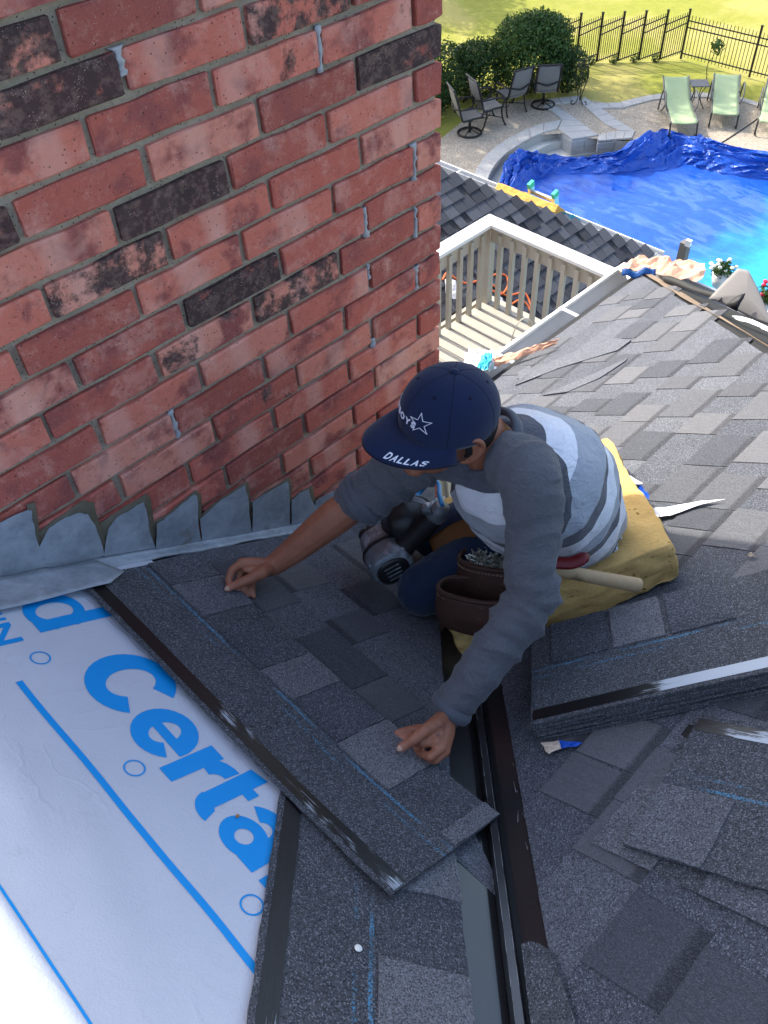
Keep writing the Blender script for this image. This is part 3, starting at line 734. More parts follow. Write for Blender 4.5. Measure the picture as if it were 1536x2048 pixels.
for i, (pix, lab) in enumerate([([(1030, 770), (1120, 735), (1235, 700), (1262, 680), (1230, 676), (1130, 710), (1060, 745)], 'long unnailed grey shingle strip on the sunlit slope, nearest the gutter'),
                               ([(1085, 790), (1180, 750), (1255, 716), (1250, 722), (1200, 755), (1135, 783)], 'short unnailed grey shingle piece on the sunlit slope, nearest the cap'),
                               ([(1035, 745), (1060, 730), (1066, 742), (1040, 765)], 'square shingle offcut on the sunlit slope beside the gutter end')]):
    P = [Rpt(*p, .0115) for p in pix]
    mb = MB(); mb.prism(P, NR, .004); oo = mb.build('shingle_offcut', M_SHBASE); oo['tone'] = .9; tag(oo, lab, 'shingle offcut', 'loose offcuts on the sunlit slope')
    if (P[1] - P[0]).cross(P[2] - P[0]).dot(NR) < 0: oo.data.flip_normals()

# ================================================================ yellow foam pad under the worker
g = NG('yellow_foam'); co = g.co(); n = g.noise(co, 60, 6, .7); pits = g.voro(co, 45)
pm = g.math('MULTIPLY', g.sstep(pits, .2, .08), g.sstep(g.noise(co, 9, 3), .45, .6))
c = g.mix(g.noise(co, 7, 4, .6), lin((184, 150, 92)), lin((214, 182, 118)))
c = g.mix(g.math('MULTIPLY', pm, .7), c, lin((120, 92, 44))); c = g.mix(g.math('MULTIPLY', g.sstep(g.noise(g.add(co, (3, 1, 2)), 5, 4, .7), .58, .72), .6), c, lin((92, 80, 56)))
M_FOAM = g.done(c, .95, g.bump(g.math('SUBTRACT', n, g.math('MULTIPLY', pm, .8)), .9, .006), .1, Subsurface_Weight=0.05)
def foam_slab(name, M, sx, sy, sz, seed, mat, bendf=None):
    mb = MB(); rd = random.Random(seed); nu = 26; P = {}; vs_ = []; fs = []
    bm = bmesh.new(); bmesh.ops.create_cube(bm, size=1.0); bmesh.ops.subdivide_edges(bm, edges=bm.edges[:], cuts=31, use_grid_fill=True)
    for v in bm.verts:
        p = v.co.copy(); rr = .42
        q = V((p.x * sx, p.y * sy, p.z * sz)); o = V((seed * 3.1, 1.7, 4.2))
        # soften the edges
        e = V((max(abs(q.x) - (sx / 2 - .02), 0), max(abs(q.y) - (sy / 2 - .02), 0), max(abs(q.z) - (sz / 2 - .02), 0)))
        if e.length > .026:
            k = .026 / e.length; q = V((math.copysign(min(abs(q.x), sx / 2 - .02) + e.x * k, q.x), math.copysign(min(abs(q.y), sy / 2 - .02) + e.y * k, q.y), math.copysign(min(abs(q.z), sz / 2 - .02) + e.z * k, q.z)))
        dd = .008 * noise.noise(q * 14 + o) + .006 * noise.noise(q * 36 + o) + .007 * noise.noise(q * 5 + o) - .012 * max(0, noise.noise(q * 55 + o) - .25) - .02 * max(0, noise.noise(q * 20 + o) - .42)
        dirn = V((p.x if abs(p.x) > .45 else 0, p.y if abs(p.y) > .45 else 0, p.z if abs(p.z) > .45 else 0)); q += dirn * 2 * dd
        if bendf: q = bendf(q)
        v.co = M @ q
    for f in bm.faces: f.smooth = True
    me = bpy.data.meshes.new(name); bm.to_mesh(me); bm.free(); o = link(name, me, mat); subsurf(o, 1); return o
fa, fb, fc = Rpt(925, 1322, .0), Rpt(1374, 1166, 0.0), Rpt(1214, 915, 0.05)
ex = (fb - fa).normalized(); ey = NR.cross(ex)
if ey.dot(fc - fa) < 0: ey = -ey
fl_ = (fb - fa).length; fw_ = abs((fc - fa).dot(ey))
ez = ex.cross(ey); ez = ez if ez.dot(NR) > 0 else -ez
Mf = frame(ex, ey, ex.cross(ey), (fa + fb) / 2 + ey * fw_ / 2 + NR * .058)
sgn = 1 if ex.cross(ey).dot(NR) > 0 else -1
FOAM_H = 0.105
foam = foam_slab('foam_pad', Mf, fl_, fw_, FOAM_H, 2, M_FOAM, lambda q: q + V((0, 0, sgn * (.006 * max(0, 2 * q.x / fl_) ** 2))))
tag(foam, 'big torn yellow foam pad the worker is sitting on', 'foam pad')
# ================================================================ the worker
def cdir(x, y, z): return (CR * x + CD * y + CW * z).normalized()
person = empty('person', Rpt(1160, 1090), 'person in navy cap and striped grey sweatshirt kneeling with both hands on a shingle', 'person')
g = NG('skin'); co = g.co(); n = g.noise(co, 22, 4, .6); n2 = g.noise(co, 260, 3, .6)
c = g.mix(n, lin((132, 82, 60)), lin((168, 112, 86)))
c = g.mix(g.math('MULTIPLY', g.sstep(g.attr('ink', 'GEOMETRY'), .1, .6), .55), c, lin((70, 58, 58)))
c = g.mix(g.attr('tip', 'GEOMETRY'), c, lin((205, 140, 118)))
c = g.mix(g.math('MULTIPLY', g.sstep(g.noise(co, 75, 4, .7), .5, .75), .3), c, lin((110, 64, 46)))
M_SKIN = g.done(c, .5, g.bump(g.math('MULTIPLY_ADD', n2, .7, g.noise(g.vscale(co, (1, 1, 2.2)), 110, 4, .7)), .45, .0022), .4, Subsurface_Weight=.08, Subsurface_Radius=(.02, .008, .004))
M_NAIL = simple('finger_nail', lin((186, 148, 126))[:3], .35, .5, var=.08, bump=0)
def cloth(name, col, var=.3, scale=180, rough=.9, streak=(1, 1, 1)):
    g = NG(name); co = g.co(); n = g.noise(g.vscale(co, streak), scale, 4, .75); n2 = g.noise(co, 14, 3)
    lo = tuple(x * (1 - var) for x in col[:3]) + (1,); hi = tuple(min(1, x * (1 + var)) for x in col[:3]) + (1,)
    return g.done(g.mix(g.math('MULTIPLY_ADD', n2, .35, g.math('MULTIPLY', n, .65)), lo, hi), rough, g.bump(n, .35, .0012), .15, Sheen_Weight=.15)
M_DARKKNIT = cloth('charcoal_knit', lin((84, 88, 96)), .35, 220)
M_DENIM = cloth('blue_denim', lin((30, 44, 66)), .35, 260, streak=(1, 1, .3))
M_CAP = cloth('navy_twill', lin((24, 36, 66)), .15, 500)
M_CAPDK = simple('cap_seam', lin((13, 20, 40))[:3], .9, bump=0)
M_THREAD = simple('white_embroidery', (.72, .74, .84), .7, .2, var=.1, scale=300, bump=.3, bd=.0006)
g = NG('striped_knit'); co = g.co(); n = g.noise(co, 240, 4, .75); n2 = g.noise(co, 14, 3)
u = g.math('ADD', g.attr('u', 'GEOMETRY'), g.math('MULTIPLY', g.math('SUBTRACT', n2, .5), .004))
fr = g.math('FRACT', g.math('DIVIDE', g.math('SUBTRACT', u, .01), .150))
st = g.ramp(fr, [(0.0, lin((92, 95, 104))), (.25, lin((164, 171, 180))), (.62, lin((226, 230, 237)))], 'CONSTANT')
st = g.mix(g.math('LESS_THAN', u, .010), st, lin((205, 212, 224)))
sl_ = g.math('GREATER_THAN', g.attr('sleeve', 'GEOMETRY'), .5)
heather = g.mix(g.math('MULTIPLY_ADD', n, .8, g.math('MULTIPLY', n2, .2)), lin((50, 52, 57)), lin((116, 119, 126)))
col = g.mix(sl_, st, heather); col = g.mix(g.math('MULTIPLY', g.math('SUBTRACT', n, .35), .35), col, lin((60, 62, 70)))
fold = g.noise(g.vscale(co, (1.0, 1.0, 1.8)), 24, 3, .5, 1.4)
M_SHIRT = g.done(col, .92, g.bump(n, .4, .0013, g.bump(g.math('ABSOLUTE', g.math('SUBTRACT', fold, .5)), .7, .012)), .12, Sheen_Weight=.15)

def ringpts(c, ax, lat, rl, rd, n=24, p=2.3):
    """superellipse ring round c in the plane across ax"""
    ax = ax.normalized(); lat = (lat - ax * lat.dot(ax)).normalized(); dp = lat.cross(ax)
    out = []
    for i in range(n):
        t = 2 * pi * i / n; x = cos(t); y = sin(t); k = (abs(x) ** p + abs(y) ** p) ** (-1 / p)
        out.append(c + lat * (rl * x * k) + dp * (rd * y * k))
    return out
def loft_body(mb, cs, lats, rls, rds, n=24, m=24, p=2.3):
    C_ = smooth_path(cs, m); k = len(cs) - 1; rings = []
    itp = lambda L, t: (lambda j, u: L[j] * (1 - u) + L[min(j + 1, len(L) - 1)] * u)(min(int(t * k), k - 1), t * k - min(int(t * k), k - 1))
    for i in range(m + 1):
        t = i / m; ax = C_[min(i + 1, m)] - C_[max(i - 1, 0)]
        rings.append(ringpts(C_[i], ax, itp(lats, t), itp(rls, t), itp(rds, t), n, p))
    mb.loft(rings); return C_
def limb(mb, pts, rs, m=16, n=14, flat=1.0, up=None):
    P = smooth_path(pts, m); k = len(pts) - 1; R_ = []
    for i in range(m + 1):
        t = i / m * k; j = min(int(t), k - 1); R_.append(lerp(rs[j], rs[j + 1], (t - j)))
    mb.tube(P, R_, n, flat=flat, up=up)
    mb.ball(P[0], R_[0], 12, 8); mb.ball(P[-1], R_[-1], 12, 8)
def chain(mb, pts, rs):
    for i in range(len(pts) - 1):
        mb.tube([pts[i], pts[i].lerp(pts[i + 1], .5), pts[i + 1]], [rs[i], (rs[i] + rs[i + 1]) * .49, rs[i + 1]], 12)
    for p, r in zip(pts, rs): mb.ball(p, r * 1.02, 12, 8)
def fuse(name, mb, voxel, smooth=2, mat=None, parent=None, post=None):
    """one continuous surface from overlapping closed shapes"""
    me = mb.mesh(name); o = bpy.data.objects.new(name, me); COL.objects.link(o)
    md = o.modifiers.new('fuse', 'REMESH'); md.mode = 'VOXEL'; md.voxel_size = voxel; md.use_smooth_shade = True
    if smooth: sm = o.modifiers.new('soft', 'SMOOTH'); sm.factor = .5; sm.iterations = smooth
    dg = bpy.context.evaluated_depsgraph_get(); me2 = bpy.data.meshes.new_from_object(o.evaluated_get(dg)); me2.name = name
    bpy.data.objects.remove(o); bpy.data.meshes.remove(me)
    if post: post(me2)
    me2.polygons.foreach_set('use_smooth', [True] * len(me2.polygons))
    return link(name, me2, mat, parent)
def setattr_f(me, name, vals):
    a = me.attributes.new(name, 'FLOAT', 'POINT'); a.data.foreach_set('value', vals)
def seg_t(p, a, b):
    d = b - a; t = max(0.0, min(1.0, (p - a).dot(d) / d.length_squared)); return t, (p - (a + d * t)).length

# joints
shL = D(1060, 955, 1.625); elL = D(1064, 1200, 1.675); wrL = Lpt(897, 1424, .075)
shR = D(862, 898, 1.82); elR = D(742, 985, 1.92); wrR = Lpt(549, 1129, .07)
neckB = D(990, 892, 1.735); headC = D(899, 835, 1.655)
hf = cdir(-.885, .33, -.30); hu = cdir(0, -.67, -.74); hl = hu.cross(hf).normalized()
latS = (shL - shR).normalized(); latH = cdir(.62, .12, -.77)
T = [D(1102, 1034, 2.12), D(1090, 1010, 2.04), D(1073, 974, 1.94), D(1046, 948, 1.83), D(1005, 912, 1.765), D(982, 888, 1.735)]
LAT = [latH, latH, latH.lerp(latS, .3), latH.lerp(latS, .7), latS, latS]
# ------------ body: head, neck, trunk, arms and hands in one mesh
bd = MB()
loft_body(bd, T, LAT, [.13, .135, .14, .14, .12, .06], [.09, .095, .095, .09, .075, .055], 20, 16)
limb(bd, [neckB - hu * .03, neckB.lerp(headC, .45), headC - hu * .05 - hf * .015], [.062, .056, .055])
bd.ball(headC, (.090, .073, .096), 24, 18, Matrix((hf, hl, hu)).transposed())
hp = lambda f, l, u_: headC + hf * f + hl * l + hu * u_
bd.ball(hp(.035, 0, -.055), (.058, .056, .062), 18, 14, Matrix((hf, hl, hu)).transposed())     # jaw
bd.ball(hp(.075, 0, -.098), (.022, .026, .02), 12, 10, Matrix((hf, hl, hu)).transposed())       # chin
bd.ball(hp(.083, 0, -.012), (.014, .05, .012), 14, 8, Matrix((hf, hl, hu)).transposed())        # brow
for s_ in (1, -1):
    bd.ball(hp(.062, .040 * s_, -.045), (.024, .022, .022), 12, 8, Matrix((hf, hl, hu)).transposed())   # cheek
    chain(bd, [hp(.084, .008 * s_, -.062), hp(.088, .012 * s_, -.058)], [.008, .006])                  # nostril
    # ear: rim, lobe and bowl
    e0 = hp(-.004, .074 * s_, -.022)
    rim = [hp(.010, .073 * s_, -.052), hp(-.002, .080 * s_, -.050), hp(-.018, .087 * s_, -.034), hp(-.024, .090 * s_, -.014), hp(-.016, .089 * s_, .004), hp(-.002, .083 * s_, .008), hp(.008, .077 * s_, -.004)]
    chain(bd, smooth_path(rim, 14), [.0052] * 15)
    chain(bd, smooth_path([hp(.006, .077 * s_, -.012), hp(-.008, .083 * s_, -.008), hp(-.012, .083 * s_, -.03), hp(.002, .078 * s_, -.042)], 8), [.0042] * 9)
    bd.ball(hp(-.005, .0775 * s_, -.022), (.017, .007, .030), 12, 8, Matrix((hf, hl, hu)).transposed())
chain(bd, [hp(.09, 0, -.018), hp(.102, 0, -.040), hp(.108, 0, -.056), hp(.097, 0, -.064)], [.007, .009, .011, .008])  # nose
chain(bd, smooth_path([hp(.078, .022, -.081), hp(.092, .008, -.077), hp(.092, -.008, -.077), hp(.078, -.022, -.081)], 6), [.004, .0055, .0055, .005, .0055, .0055, .004])
chain(bd, smooth_path([hp(.078, .020, -.084), hp(.089, .0, -.088), hp(.078, -.020, -.084)], 6), [.004, .005, .006, .006, .006, .005, .004])
# arms
limb(bd, [shL, shL.lerp(elL, .5), elL, elL.lerp(wrL, .35), wrL], [.042, .034, .030, .030, .026])
fm = elR.lerp(wrR, .35) + cdir(-.3, -.6, -.2) * .004
limb(bd, [shR, shR.lerp(elR, .5), elR, fm, elR.lerp(wrR, .72), wrR], [.042, .036, .038, .0425, .034, .0265], m=24)
zL = lambda x, y: (720 + x * .1953, 1340 + y * .1953)
zR = lambda x, y: (420 + x * .14323, 1060 + y * .14323)
hL = lambda x, y, h: Lpt(*zL(x, y), h)
hR = lambda x, y, h: Lpt(*zR(x, y), h)
def hand(mb, wr, fingers, thumb, rads, pw):
    for (mcp, *_), rr in zip(fingers, pw): chain(mb, [wr, wr.lerp(mcp, .55), mcp], [.0185, .0165, rr])
    for a, b in zip(fingers[:-1], fingers[1:]): chain(mb, [a[0], b[0]], [.0095, .009]); chain(mb, [wr.lerp(a[0], .6), wr.lerp(b[0], .6)], [.014, .014])
    for f, r in zip(fingers, rads): chain(mb, f, [r * 1.14, r * 1.06, r * .98, r * .88])
    chain(mb, [wr.lerp(thumb[0], .15)] + thumb, [.017, .0165, .0125, .0108, .0095])
    chain(mb, [wr.lerp(thumb[0], .7), fingers[0][0].lerp(thumb[1], .45)], [.015, .009])
FL_F = [[hL(700, 640, .066), hL(610, 600, .052), hL(490, 620, .036), hL(388, 648, .030)],
        [hL(775, 735, .066), hL(640, 745, .054), hL(520, 720, .032), hL(425, 695, .026)],
        [hL(830, 800, .060), hL(720, 890, .050), hL(620, 860, .030), hL(560, 800, .024)],
        [hL(872, 842, .052), hL(770, 925, .040), hL(690, 915, .026), hL(640, 870, .022)]]
FL_T = [hL(770, 560, .082), hL(660, 620, .080), hL(545, 715, .066), hL(428, 790, .045)]
hand(bd, hL(905, 440, .074), FL_F, FL_T, [.0090, .0092, .0088, .0078], [.0115, .0118, .011, .0098])
FR_F = [[hR(440, 455, .072), hR(305, 560, .062), hR(262, 690, .042), hR(270, 790, .026)],
        [hR(505, 480, .062), hR(410, 640, .046), hR(385, 790, .028), hR(395, 880, .014)],
        [hR(580, 500, .056), hR(500, 680, .040), hR(490, 820, .024), hR(510, 905, .012)],
        [hR(650, 530, .050), hR(600, 700, .034), hR(590, 840, .021), hR(605, 925, .012)]]
FR_T = [hR(715, 600, .070), hR(580, 670, .064), hR(430, 735, .050), hR(262, 808, .032)]
hand(bd, hR(840, 500, .070), FR_F, FR_T, [.0090, .0090, .0086, .0076], [.0115, .0115, .011, .0098])
bd.ball(hL(745, 770, .046), .0135, 12, 8); bd.ball(hL(690, 720, .05), .012, 12, 8)
limb(bd, [hR(840, 500, .070), wrR], [.0235, .0262], m=4); limb(bd, [hL(905, 440, .074), wrL], [.0245, .026], m=4)
tipsL = [f[-1] for f in FL_F + FR_F] + [FL_T[-1], FR_T[-1]]
inkc = [(hL(690, 580, .083), .012), (hL(740, 600, .08), .010), (hL(800, 640, .078), .016), (hL(860, 590, .078), .010), (hL(860, 390, .09), .013)]
def body_post(me):
    ink = []; tip = []
    for v in me.vertices:
        p = v.co; k = 0.0
        for c_, r_ in inkc:
            d = (p - c_).length
            if d < r_ * 2.2:
                w_ = noise.noise(p * 170) * .5 + .5; ln = 1 - min(1, abs(w_ - .5) / .085); k = max(k, ln * max(0, 1 - (d / (r_ * 2.0)) ** 2))
        ink.append(k); tip.append(max(0.0, .45 - min((p - t_).length for t_ in tipsL) / .045) if (p - headC).length > .3 else 0.0)
    setattr_f(me, 'ink', ink); setattr_f(me, 'tip', tip)
fuse('body', bd, .0030, 3, M_SKIN, person, body_post)
for nm, P, up_ in (('thumb_nail', FL_T, hL(428, 790, .2)), ('thumb_nail', FR_T, hR(250, 815, .2))):
    d = (P[3] - P[2]).normalized(); n_ = (CC - P[3]).normalized(); n_ = (n_ - d * n_.dot(d)).normalized(); l_ = d.cross(n_)
    mb = MB(); mb.ball(P[3] + d * .0022 + n_ * .0066, (.0075, .0062, .0028), 12, 8, Matrix((d, l_, n_)).transposed()); mb.build(nm, M_NAIL, person)
# eyes, brows, hair
M_HAIR = simple('short_black_hair', (.012, .010, .009), .8, .3, var=.4, scale=400, bump=.8, bd=.003)
M_EYE = simple('eye_white', (.6, .58, .55), .3, bump=0); M_IRIS = simple('iris', (.02, .012, .008), .2, bump=0)
for s_ in (1, -1):
    mb = MB(); mb.ball(hp(.077, .031 * s_, -.030), .0105, 12, 8); e = mb.build('eye', M_EYE, person)
    mb = MB(); mb.ball(hp(.084, .031 * s_, -.0325), .0048, 10, 8); mb.build('iris', M_IRIS, e)
hr = MB()
def hairf(u, v):
    az = lerp(radians(84), radians(276), u); el = lerp(radians(-34), radians(30), v)
    low = -.034 if abs(az - pi) > radians(60) else lerp(-.075, -.034, (abs(az - pi) / radians(60)) ** 2)
    z = lerp(low, .03, v); k = 1.0 - .18 * max(0, -z - .03) / .04
    r_ = .0055
    return headC + hf * ((.092 + r_) * cos(az) * k) + hl * ((.076 + r_) * sin(az) * k) + hu * z
hr.grid(hairf, 40, 10); solidify(hr.build('hair', M_HAIR, person), .006)

# ------------ sweatshirt
stm = MB()
TT = [D(1108, 1044, 2.14)] + T
TC = loft_body(stm, TT, [latH] + LAT, [.180, .186, .186, .182, .173, .130, .060], [.138, .147, .156, .166, .158, .110, .060], 32, 30, 2.2)
limb(stm, [neckB.lerp(shL, .52), shL, shL.lerp(elL, .35) + cdir(.4, 0, -.3) * .006, shL.lerp(elL, .72), elL, elL.lerp(wrL, .3), elL.lerp(wrL, .65), wrL - (wrL - elL).normalized() * .006], [.064, .063, .055, .051, .053, .052, .046, .038], m=40, n=20)
cuffR = elR.lerp(wrR, .11)
limb(stm, [neckB.lerp(shR, .4), shR, shR.lerp(elR, .5), elR.lerp(shR, .12), cuffR], [.078, .072, .066, .060, .056], m=26, n=20)
spine = TC
slen = [0.0]
for i in range(1, len(spine)): slen.append(slen[-1] + (spine[i] - spine[i - 1]).length)
armsegs = [(neckB.lerp(shL, .25), shL), (shL, elL), (elL, wrL), (neckB.lerp(shR, .25), shR), (shR, elR), (elR, cuffR)]
def shirt_post(me):
    us = []; sv = []; nrm = [v.normal.copy() for v in me.vertices]; new = []
    for v in me.vertices:
        p = v.co; best = 1e9; ub = 0
        for i in range(len(spine) - 1):
            t, d = seg_t(p, spine[i], spine[i + 1])
            if d < best: best = d; ub = lerp(slen[i], slen[i + 1], t)
        ad = 1e9; at = 0; ai = 0
        for i, (a, b) in enumerate(armsegs):
            t, d = seg_t(p, a, b)
            if d < ad: ad = d; at = t; ai = i
        # extrapolate past the ends so that stripes stay straight there
        if ub <= 0.0005: ub = (p - spine[0]).dot((spine[1] - spine[0]).normalized())
        s_ = .5 + (best - ad * 1.32 - .012) * 5
        if ai in (2, 5): s_ = max(s_, .7)
        s_ = min(s_, .5 + (.105 - ad) * 6) if ai in (0, 3) else s_
        us.append(ub); sv.append(s_)
        # folds: across the sleeves, along the sides of the trunk
        wS = max(0.0, min(1.0, (s_ - .2) / .6)); wS = wS * wS * (3 - 2 * wS); dA_ = dB_ = 0.0
        if wS > 0:
            a, b = armsegs[ai]; ax = (b - a).normalized(); L = (p - a).dot(ax); per = p - a - ax * L
            tw = L + .35 * per.dot(cdir(.5, .5, -.5))
            amp = .0082 if ai in (1, 2) else .006
            if ai in (4, 5): amp = .010
            if ai == 1: amp *= .35 + .9 * at
            if ai == 2: amp *= 1.15 - .6 * at
            q = V((per.x * 10, per.y * 10, tw * 21 + per.z * 6))
            dA_ = amp * (abs(noise.noise(q)) ** .8 * -2.3 + .65 + .55 * noise.noise(q * 2.1) - .5 * abs(noise.noise(q * 1.6 + V((3, 1, 2)))))
        if wS < 1:
            q = V((p.x * 7, p.y * 7, p.z * 7)); dB_ = .008 * noise.noise(q) + .005 * noise.noise(q * 2.6) - .005 * abs(noise.noise(q * 1.7)) - .004 * abs(noise.noise(V((ub * 9, p.x * 16, p.y * 16))))
        new.append(lerp(dB_, dA_, wS))
    for v, n_, d in zip(me.vertices, nrm, new): v.co = v.co + n_ * d
    setattr_f(me, 'u', us); setattr_f(me, 'sleeve', sv)
shirt = fuse('sweatshirt', stm, .0052, 3, M_SHIRT, person, shirt_post)
# ribbed collar and cuffs
def band(name, c, ax, lat, rl, rd, tube, mat, parent, n=40, wob=.002, seed=0):
    P = ringpts(c, ax, lat, rl, rd, n, 2.0); mb = MB(); rings = []
    for i in range(n):
        t = (P[(i + 1) % n] - P[i - 1]).normalized(); o_ = (P[i] - c).normalized(); b = t.cross(o_)
        w_ = wob * noise.noise(V((i * .35, seed, 0)))
        rings.append([P[i] + (o_ * cos(2 * pi * k / 8) * tube * .6 + b * sin(2 * pi * k / 8) * tube) + o_ * w_ for k in range(8)])
    fs = [(i * 8 + k, i * 8 + (k + 1) % 8, ((i + 1) % n) * 8 + (k + 1) % 8, ((i + 1) % n) * 8 + k) for i in range(n) for k in range(8)]
    mb.add([p for r in rings for p in r], fs, True); return mb.build(name, mat, parent)
nax = (neckB.lerp(headC, .5) - neckB).normalized()
band('collar', neckB + nax * .018, nax, latS, .074, .070, .014, M_DARKKNIT, shirt, seed=1)
band('cuff', cuffR, (wrR - elR), latS, .054, .052, .016, M_DARKKNIT, shirt, seed=2, wob=.006)
band('cuff', cuffR.lerp(elR, .45), (wrR - elR), latS, .059, .056, .012, M_DARKKNIT, shirt, seed=4, wob=.006)
band('cuff', wrL - (wrL - elL).normalized() * .012, (wrL - elL), latS, .0385, .036, .014, M_DARKKNIT, shirt, seed=3, wob=.002)
# ------------ jeans, belt, boots
jm = MB()
hipL = D(1075, 1085, 2.14); hipR = D(1070, 1040, 2.27); knL = Lpt(846, 1180, .075); knR = Lpt(868, 1072, .09)
loft_body(jm, [D(1140, 1056, 2.24), D(1116, 1044, 2.17), D(1096, 1018, 2.08)], [latH] * 3, [.135, .155, .15], [.105, .118, .115], 24, 10)
limb(jm, [hipL, hipL.lerp(knL, .5) + NL * .02, knL], [.098, .084, .070], m=14, n=18)
limb(jm, [hipR, hipR.lerp(knR, .5) + NL * .02, knR], [.098, .084, .068], m=14, n=18)
ankL = D(1045, 1170, 2.22); ankR = D(1060, 1085, 2.42)
limb(jm, [knL, knL.lerp(ankL, .5), ankL], [.066, .060, .048], m=10); limb(jm, [knR, knR.lerp(ankR, .5), ankR], [.066, .060, .048], m=10)
def jean_post(me):
    for v in me.vertices:
        p = v.co; v.co = p + v.normal * (.004 * noise.noise(p * 16) - .004 * abs(noise.noise(p * 24)) + .002 * noise.noise(p * 50))
jeans = fuse('jeans', jm, .007, 3, M_DENIM, person, jean_post)
M_BOOT = simple('brown_boot', (.05, .032, .02), .7)
for a, k in ((ankL, knL), (ankR, knR)):
    d = (a - k).normalized(); mb = MB(); limb(mb, [a - d * .03, a + d * .05, a + d * .15], [.046, .05, .04], m=8); mb.build('boot', M_BOOT, person)
M_LEATHER = None
g = NG('brown_leather'); co = g.co(); n = g.noise(co, 60, 5, .65); n2 = g.noise(co, 9, 4, .6)
c = g.mix(n2, lin((44, 27, 22)), lin((80, 54, 43))); c = g.mix(g.math('MULTIPLY', g.sstep(n, .58, .75), .5), c, lin((130, 92, 70)))
M_LEATHER = g.done(c, .62, g.bump(n, .5, .003), .35)
M_TAN = simple('tan_leather', lin((112, 70, 34))[:3], .65, .3, var=.3, scale=40, bump=.4)

# ------------ cap
cap_ = empty('cap', headC + hu * .03)   # a part of the person
cap_.parent = person; cap_.matrix_parent_inverse = wm(person).inverted()
tl = radians(-3); cu_ = (hu * cos(tl) + hf * sin(tl)).normalized(); cf_ = (hf * cos(tl) - hu * sin(tl)).normalized(); cl_ = cu_.cross(cf_).normalized()
cc = headC + cu_ * .016 + cf_ * .002
def crown(az, el, off=0.0):
    fr_ = .5 + .5 * cos(az)
    rf, rl, ru = .101 + off, .086 + off, .095 + off
    h = sin(el); k = max(0.0, cos(el)) ** (.80 + .10 * (1 - fr_))
    return cc + cf_ * (rf * cos(az) * k) + cl_ * (rl * sin(az) * k) + cu_ * (ru * h * (.98 + .06 * fr_ * (1 - h)))
mb = MB(); mb.grid(lambda u, v: crown(2 * pi * u, lerp(radians(-13), radians(89.5), v)), 60, 22)
solidify(mb.build('crown', M_CAP, cap_, weld=.0005), .002)
mb = MB(); tip = crown(0, radians(89.9), .002); mb.ball(tip, (.0085, .0085, .005), 14, 8, Matrix((cf_, cl_, cu_)).transposed()); mb.build('button', M_CAP, cap_)
for k in range(6):
    az = radians(30 + 60 * k) if k not in (0, 5) else radians(0 if k == 0 else 330)
for az in (0, 62, 122, 180, 238, 298):
    mb = MB(); mb.tube([crown(radians(az), radians(e_), .0003) for e_ in range(-12, 90, 4)], .0011, 6); mb.build('seam', M_CAPDK, cap_)
for az in (32, 92, 150, 210, 268, 328):
    mb = MB(); p = crown(radians(az), radians(52), .0006); n_ = (p - cc).normalized(); mb.ball(p, (.0042, .0042, .0012), 10, 6, n_.to_track_quat('Z', 'Y').to_matrix()); mb.build('eyelet', M_CAPDK, cap_)
AZB = radians(72)
def bill(u, v, off=0.0):
    az = lerp(-AZB, AZB, u); base = crown(az, radians(-11), 0.0) + cu_ * .002
    reach = .078 * max(0.0, cos(az / AZB * pi / 2)) ** .55
    p = base + cf_ * (reach * v) + cl_ * (.012 * sin(az) * v)
    side = abs(sin(az)) ** 2
    return p - cu_ * (.016 * v + .016 * side * v) + cu_ * (off + .010 * sin(v * pi) * (1 - side))
mb = MB(); mb.grid(lambda u, v: bill(u, v), 48, 12); solidify(mb.build('bill', M_CAP, cap_), .0035)
mb = MB(); mb.tube([bill(i / 40, 1.0, -.001) for i in range(41)], .0022, 6); mb.build('bill_edge', M_CAPDK, cap_)
# flat embroidery laid on a curved surface through surf(x, y) in metres
def emb(name, v2, faces, surf, sub=.006):
    bm = bmesh.new(); vv = [bm.verts.new((x, y, 0)) for x, y in v2]
    for f in faces:
        try: bm.faces.new([vv[i] for i in f])
        except ValueError: pass
    bmesh.ops.triangulate(bm, faces=bm.faces)
    for _ in range(2): bmesh.ops.subdivide_edges(bm, edges=[e for e in bm.edges if e.calc_length() > sub], cuts=1); bmesh.ops.triangulate(bm, faces=bm.faces)
    for v in bm.verts: v.co = surf(v.co.x, v.co.y)
    me = bpy.data.meshes.new(name); bm.to_mesh(me); bm.free(); return solidify(link(name, me, M_THREAD, cap_), .0012)
def star_out(R_, r_, w_):
    o = []; i_ = []
    for k in range(10):
        a = pi / 2 + k * pi / 5; rr = R_ if k % 2 == 0 else r_
        o.append((rr * cos(a), rr * sin(a)))
        ri = (R_ - w_ * 2.6) if k % 2 == 0 else (r_ - w_ * 1.05)
        i_.append((ri * cos(a), ri * sin(a)))
    return o + i_, [(k, (k + 1) % 10, 10 + (k + 1) % 10, 10 + k) for k in range(10)]
def on_crown(az0, el0, rot=0.0, off=.0016):
    def f(x, y):
        X = x * cos(rot) - y * sin(rot); Y = x * sin(rot) + y * cos(rot)
        return crown(az0 + X / .092, el0 + Y / .112, off)
    return f
v, f = star_out(.0265, .0104, .0013); emb('star', v, f, on_crown(radians(27), radians(17), radians(8)))
def outline(ch, wd=.05):
    cu = bpy.data.curves.new('glyph', 'FONT'); cu.body = ch; cu.fill_mode = 'NONE'; cu.bevel_depth = wd; cu.bevel_resolution = 1; cu.resolution_u = 3
    o = bpy.data.objects.new('glyph', cu); COL.objects.link(o); dg = bpy.context.evaluated_depsgraph_get()
    me = bpy.data.meshes.new_from_object(o.evaluated_get(dg)); bpy.data.objects.remove(o); bpy.data.curves.remove(cu); return me
x = 0.0
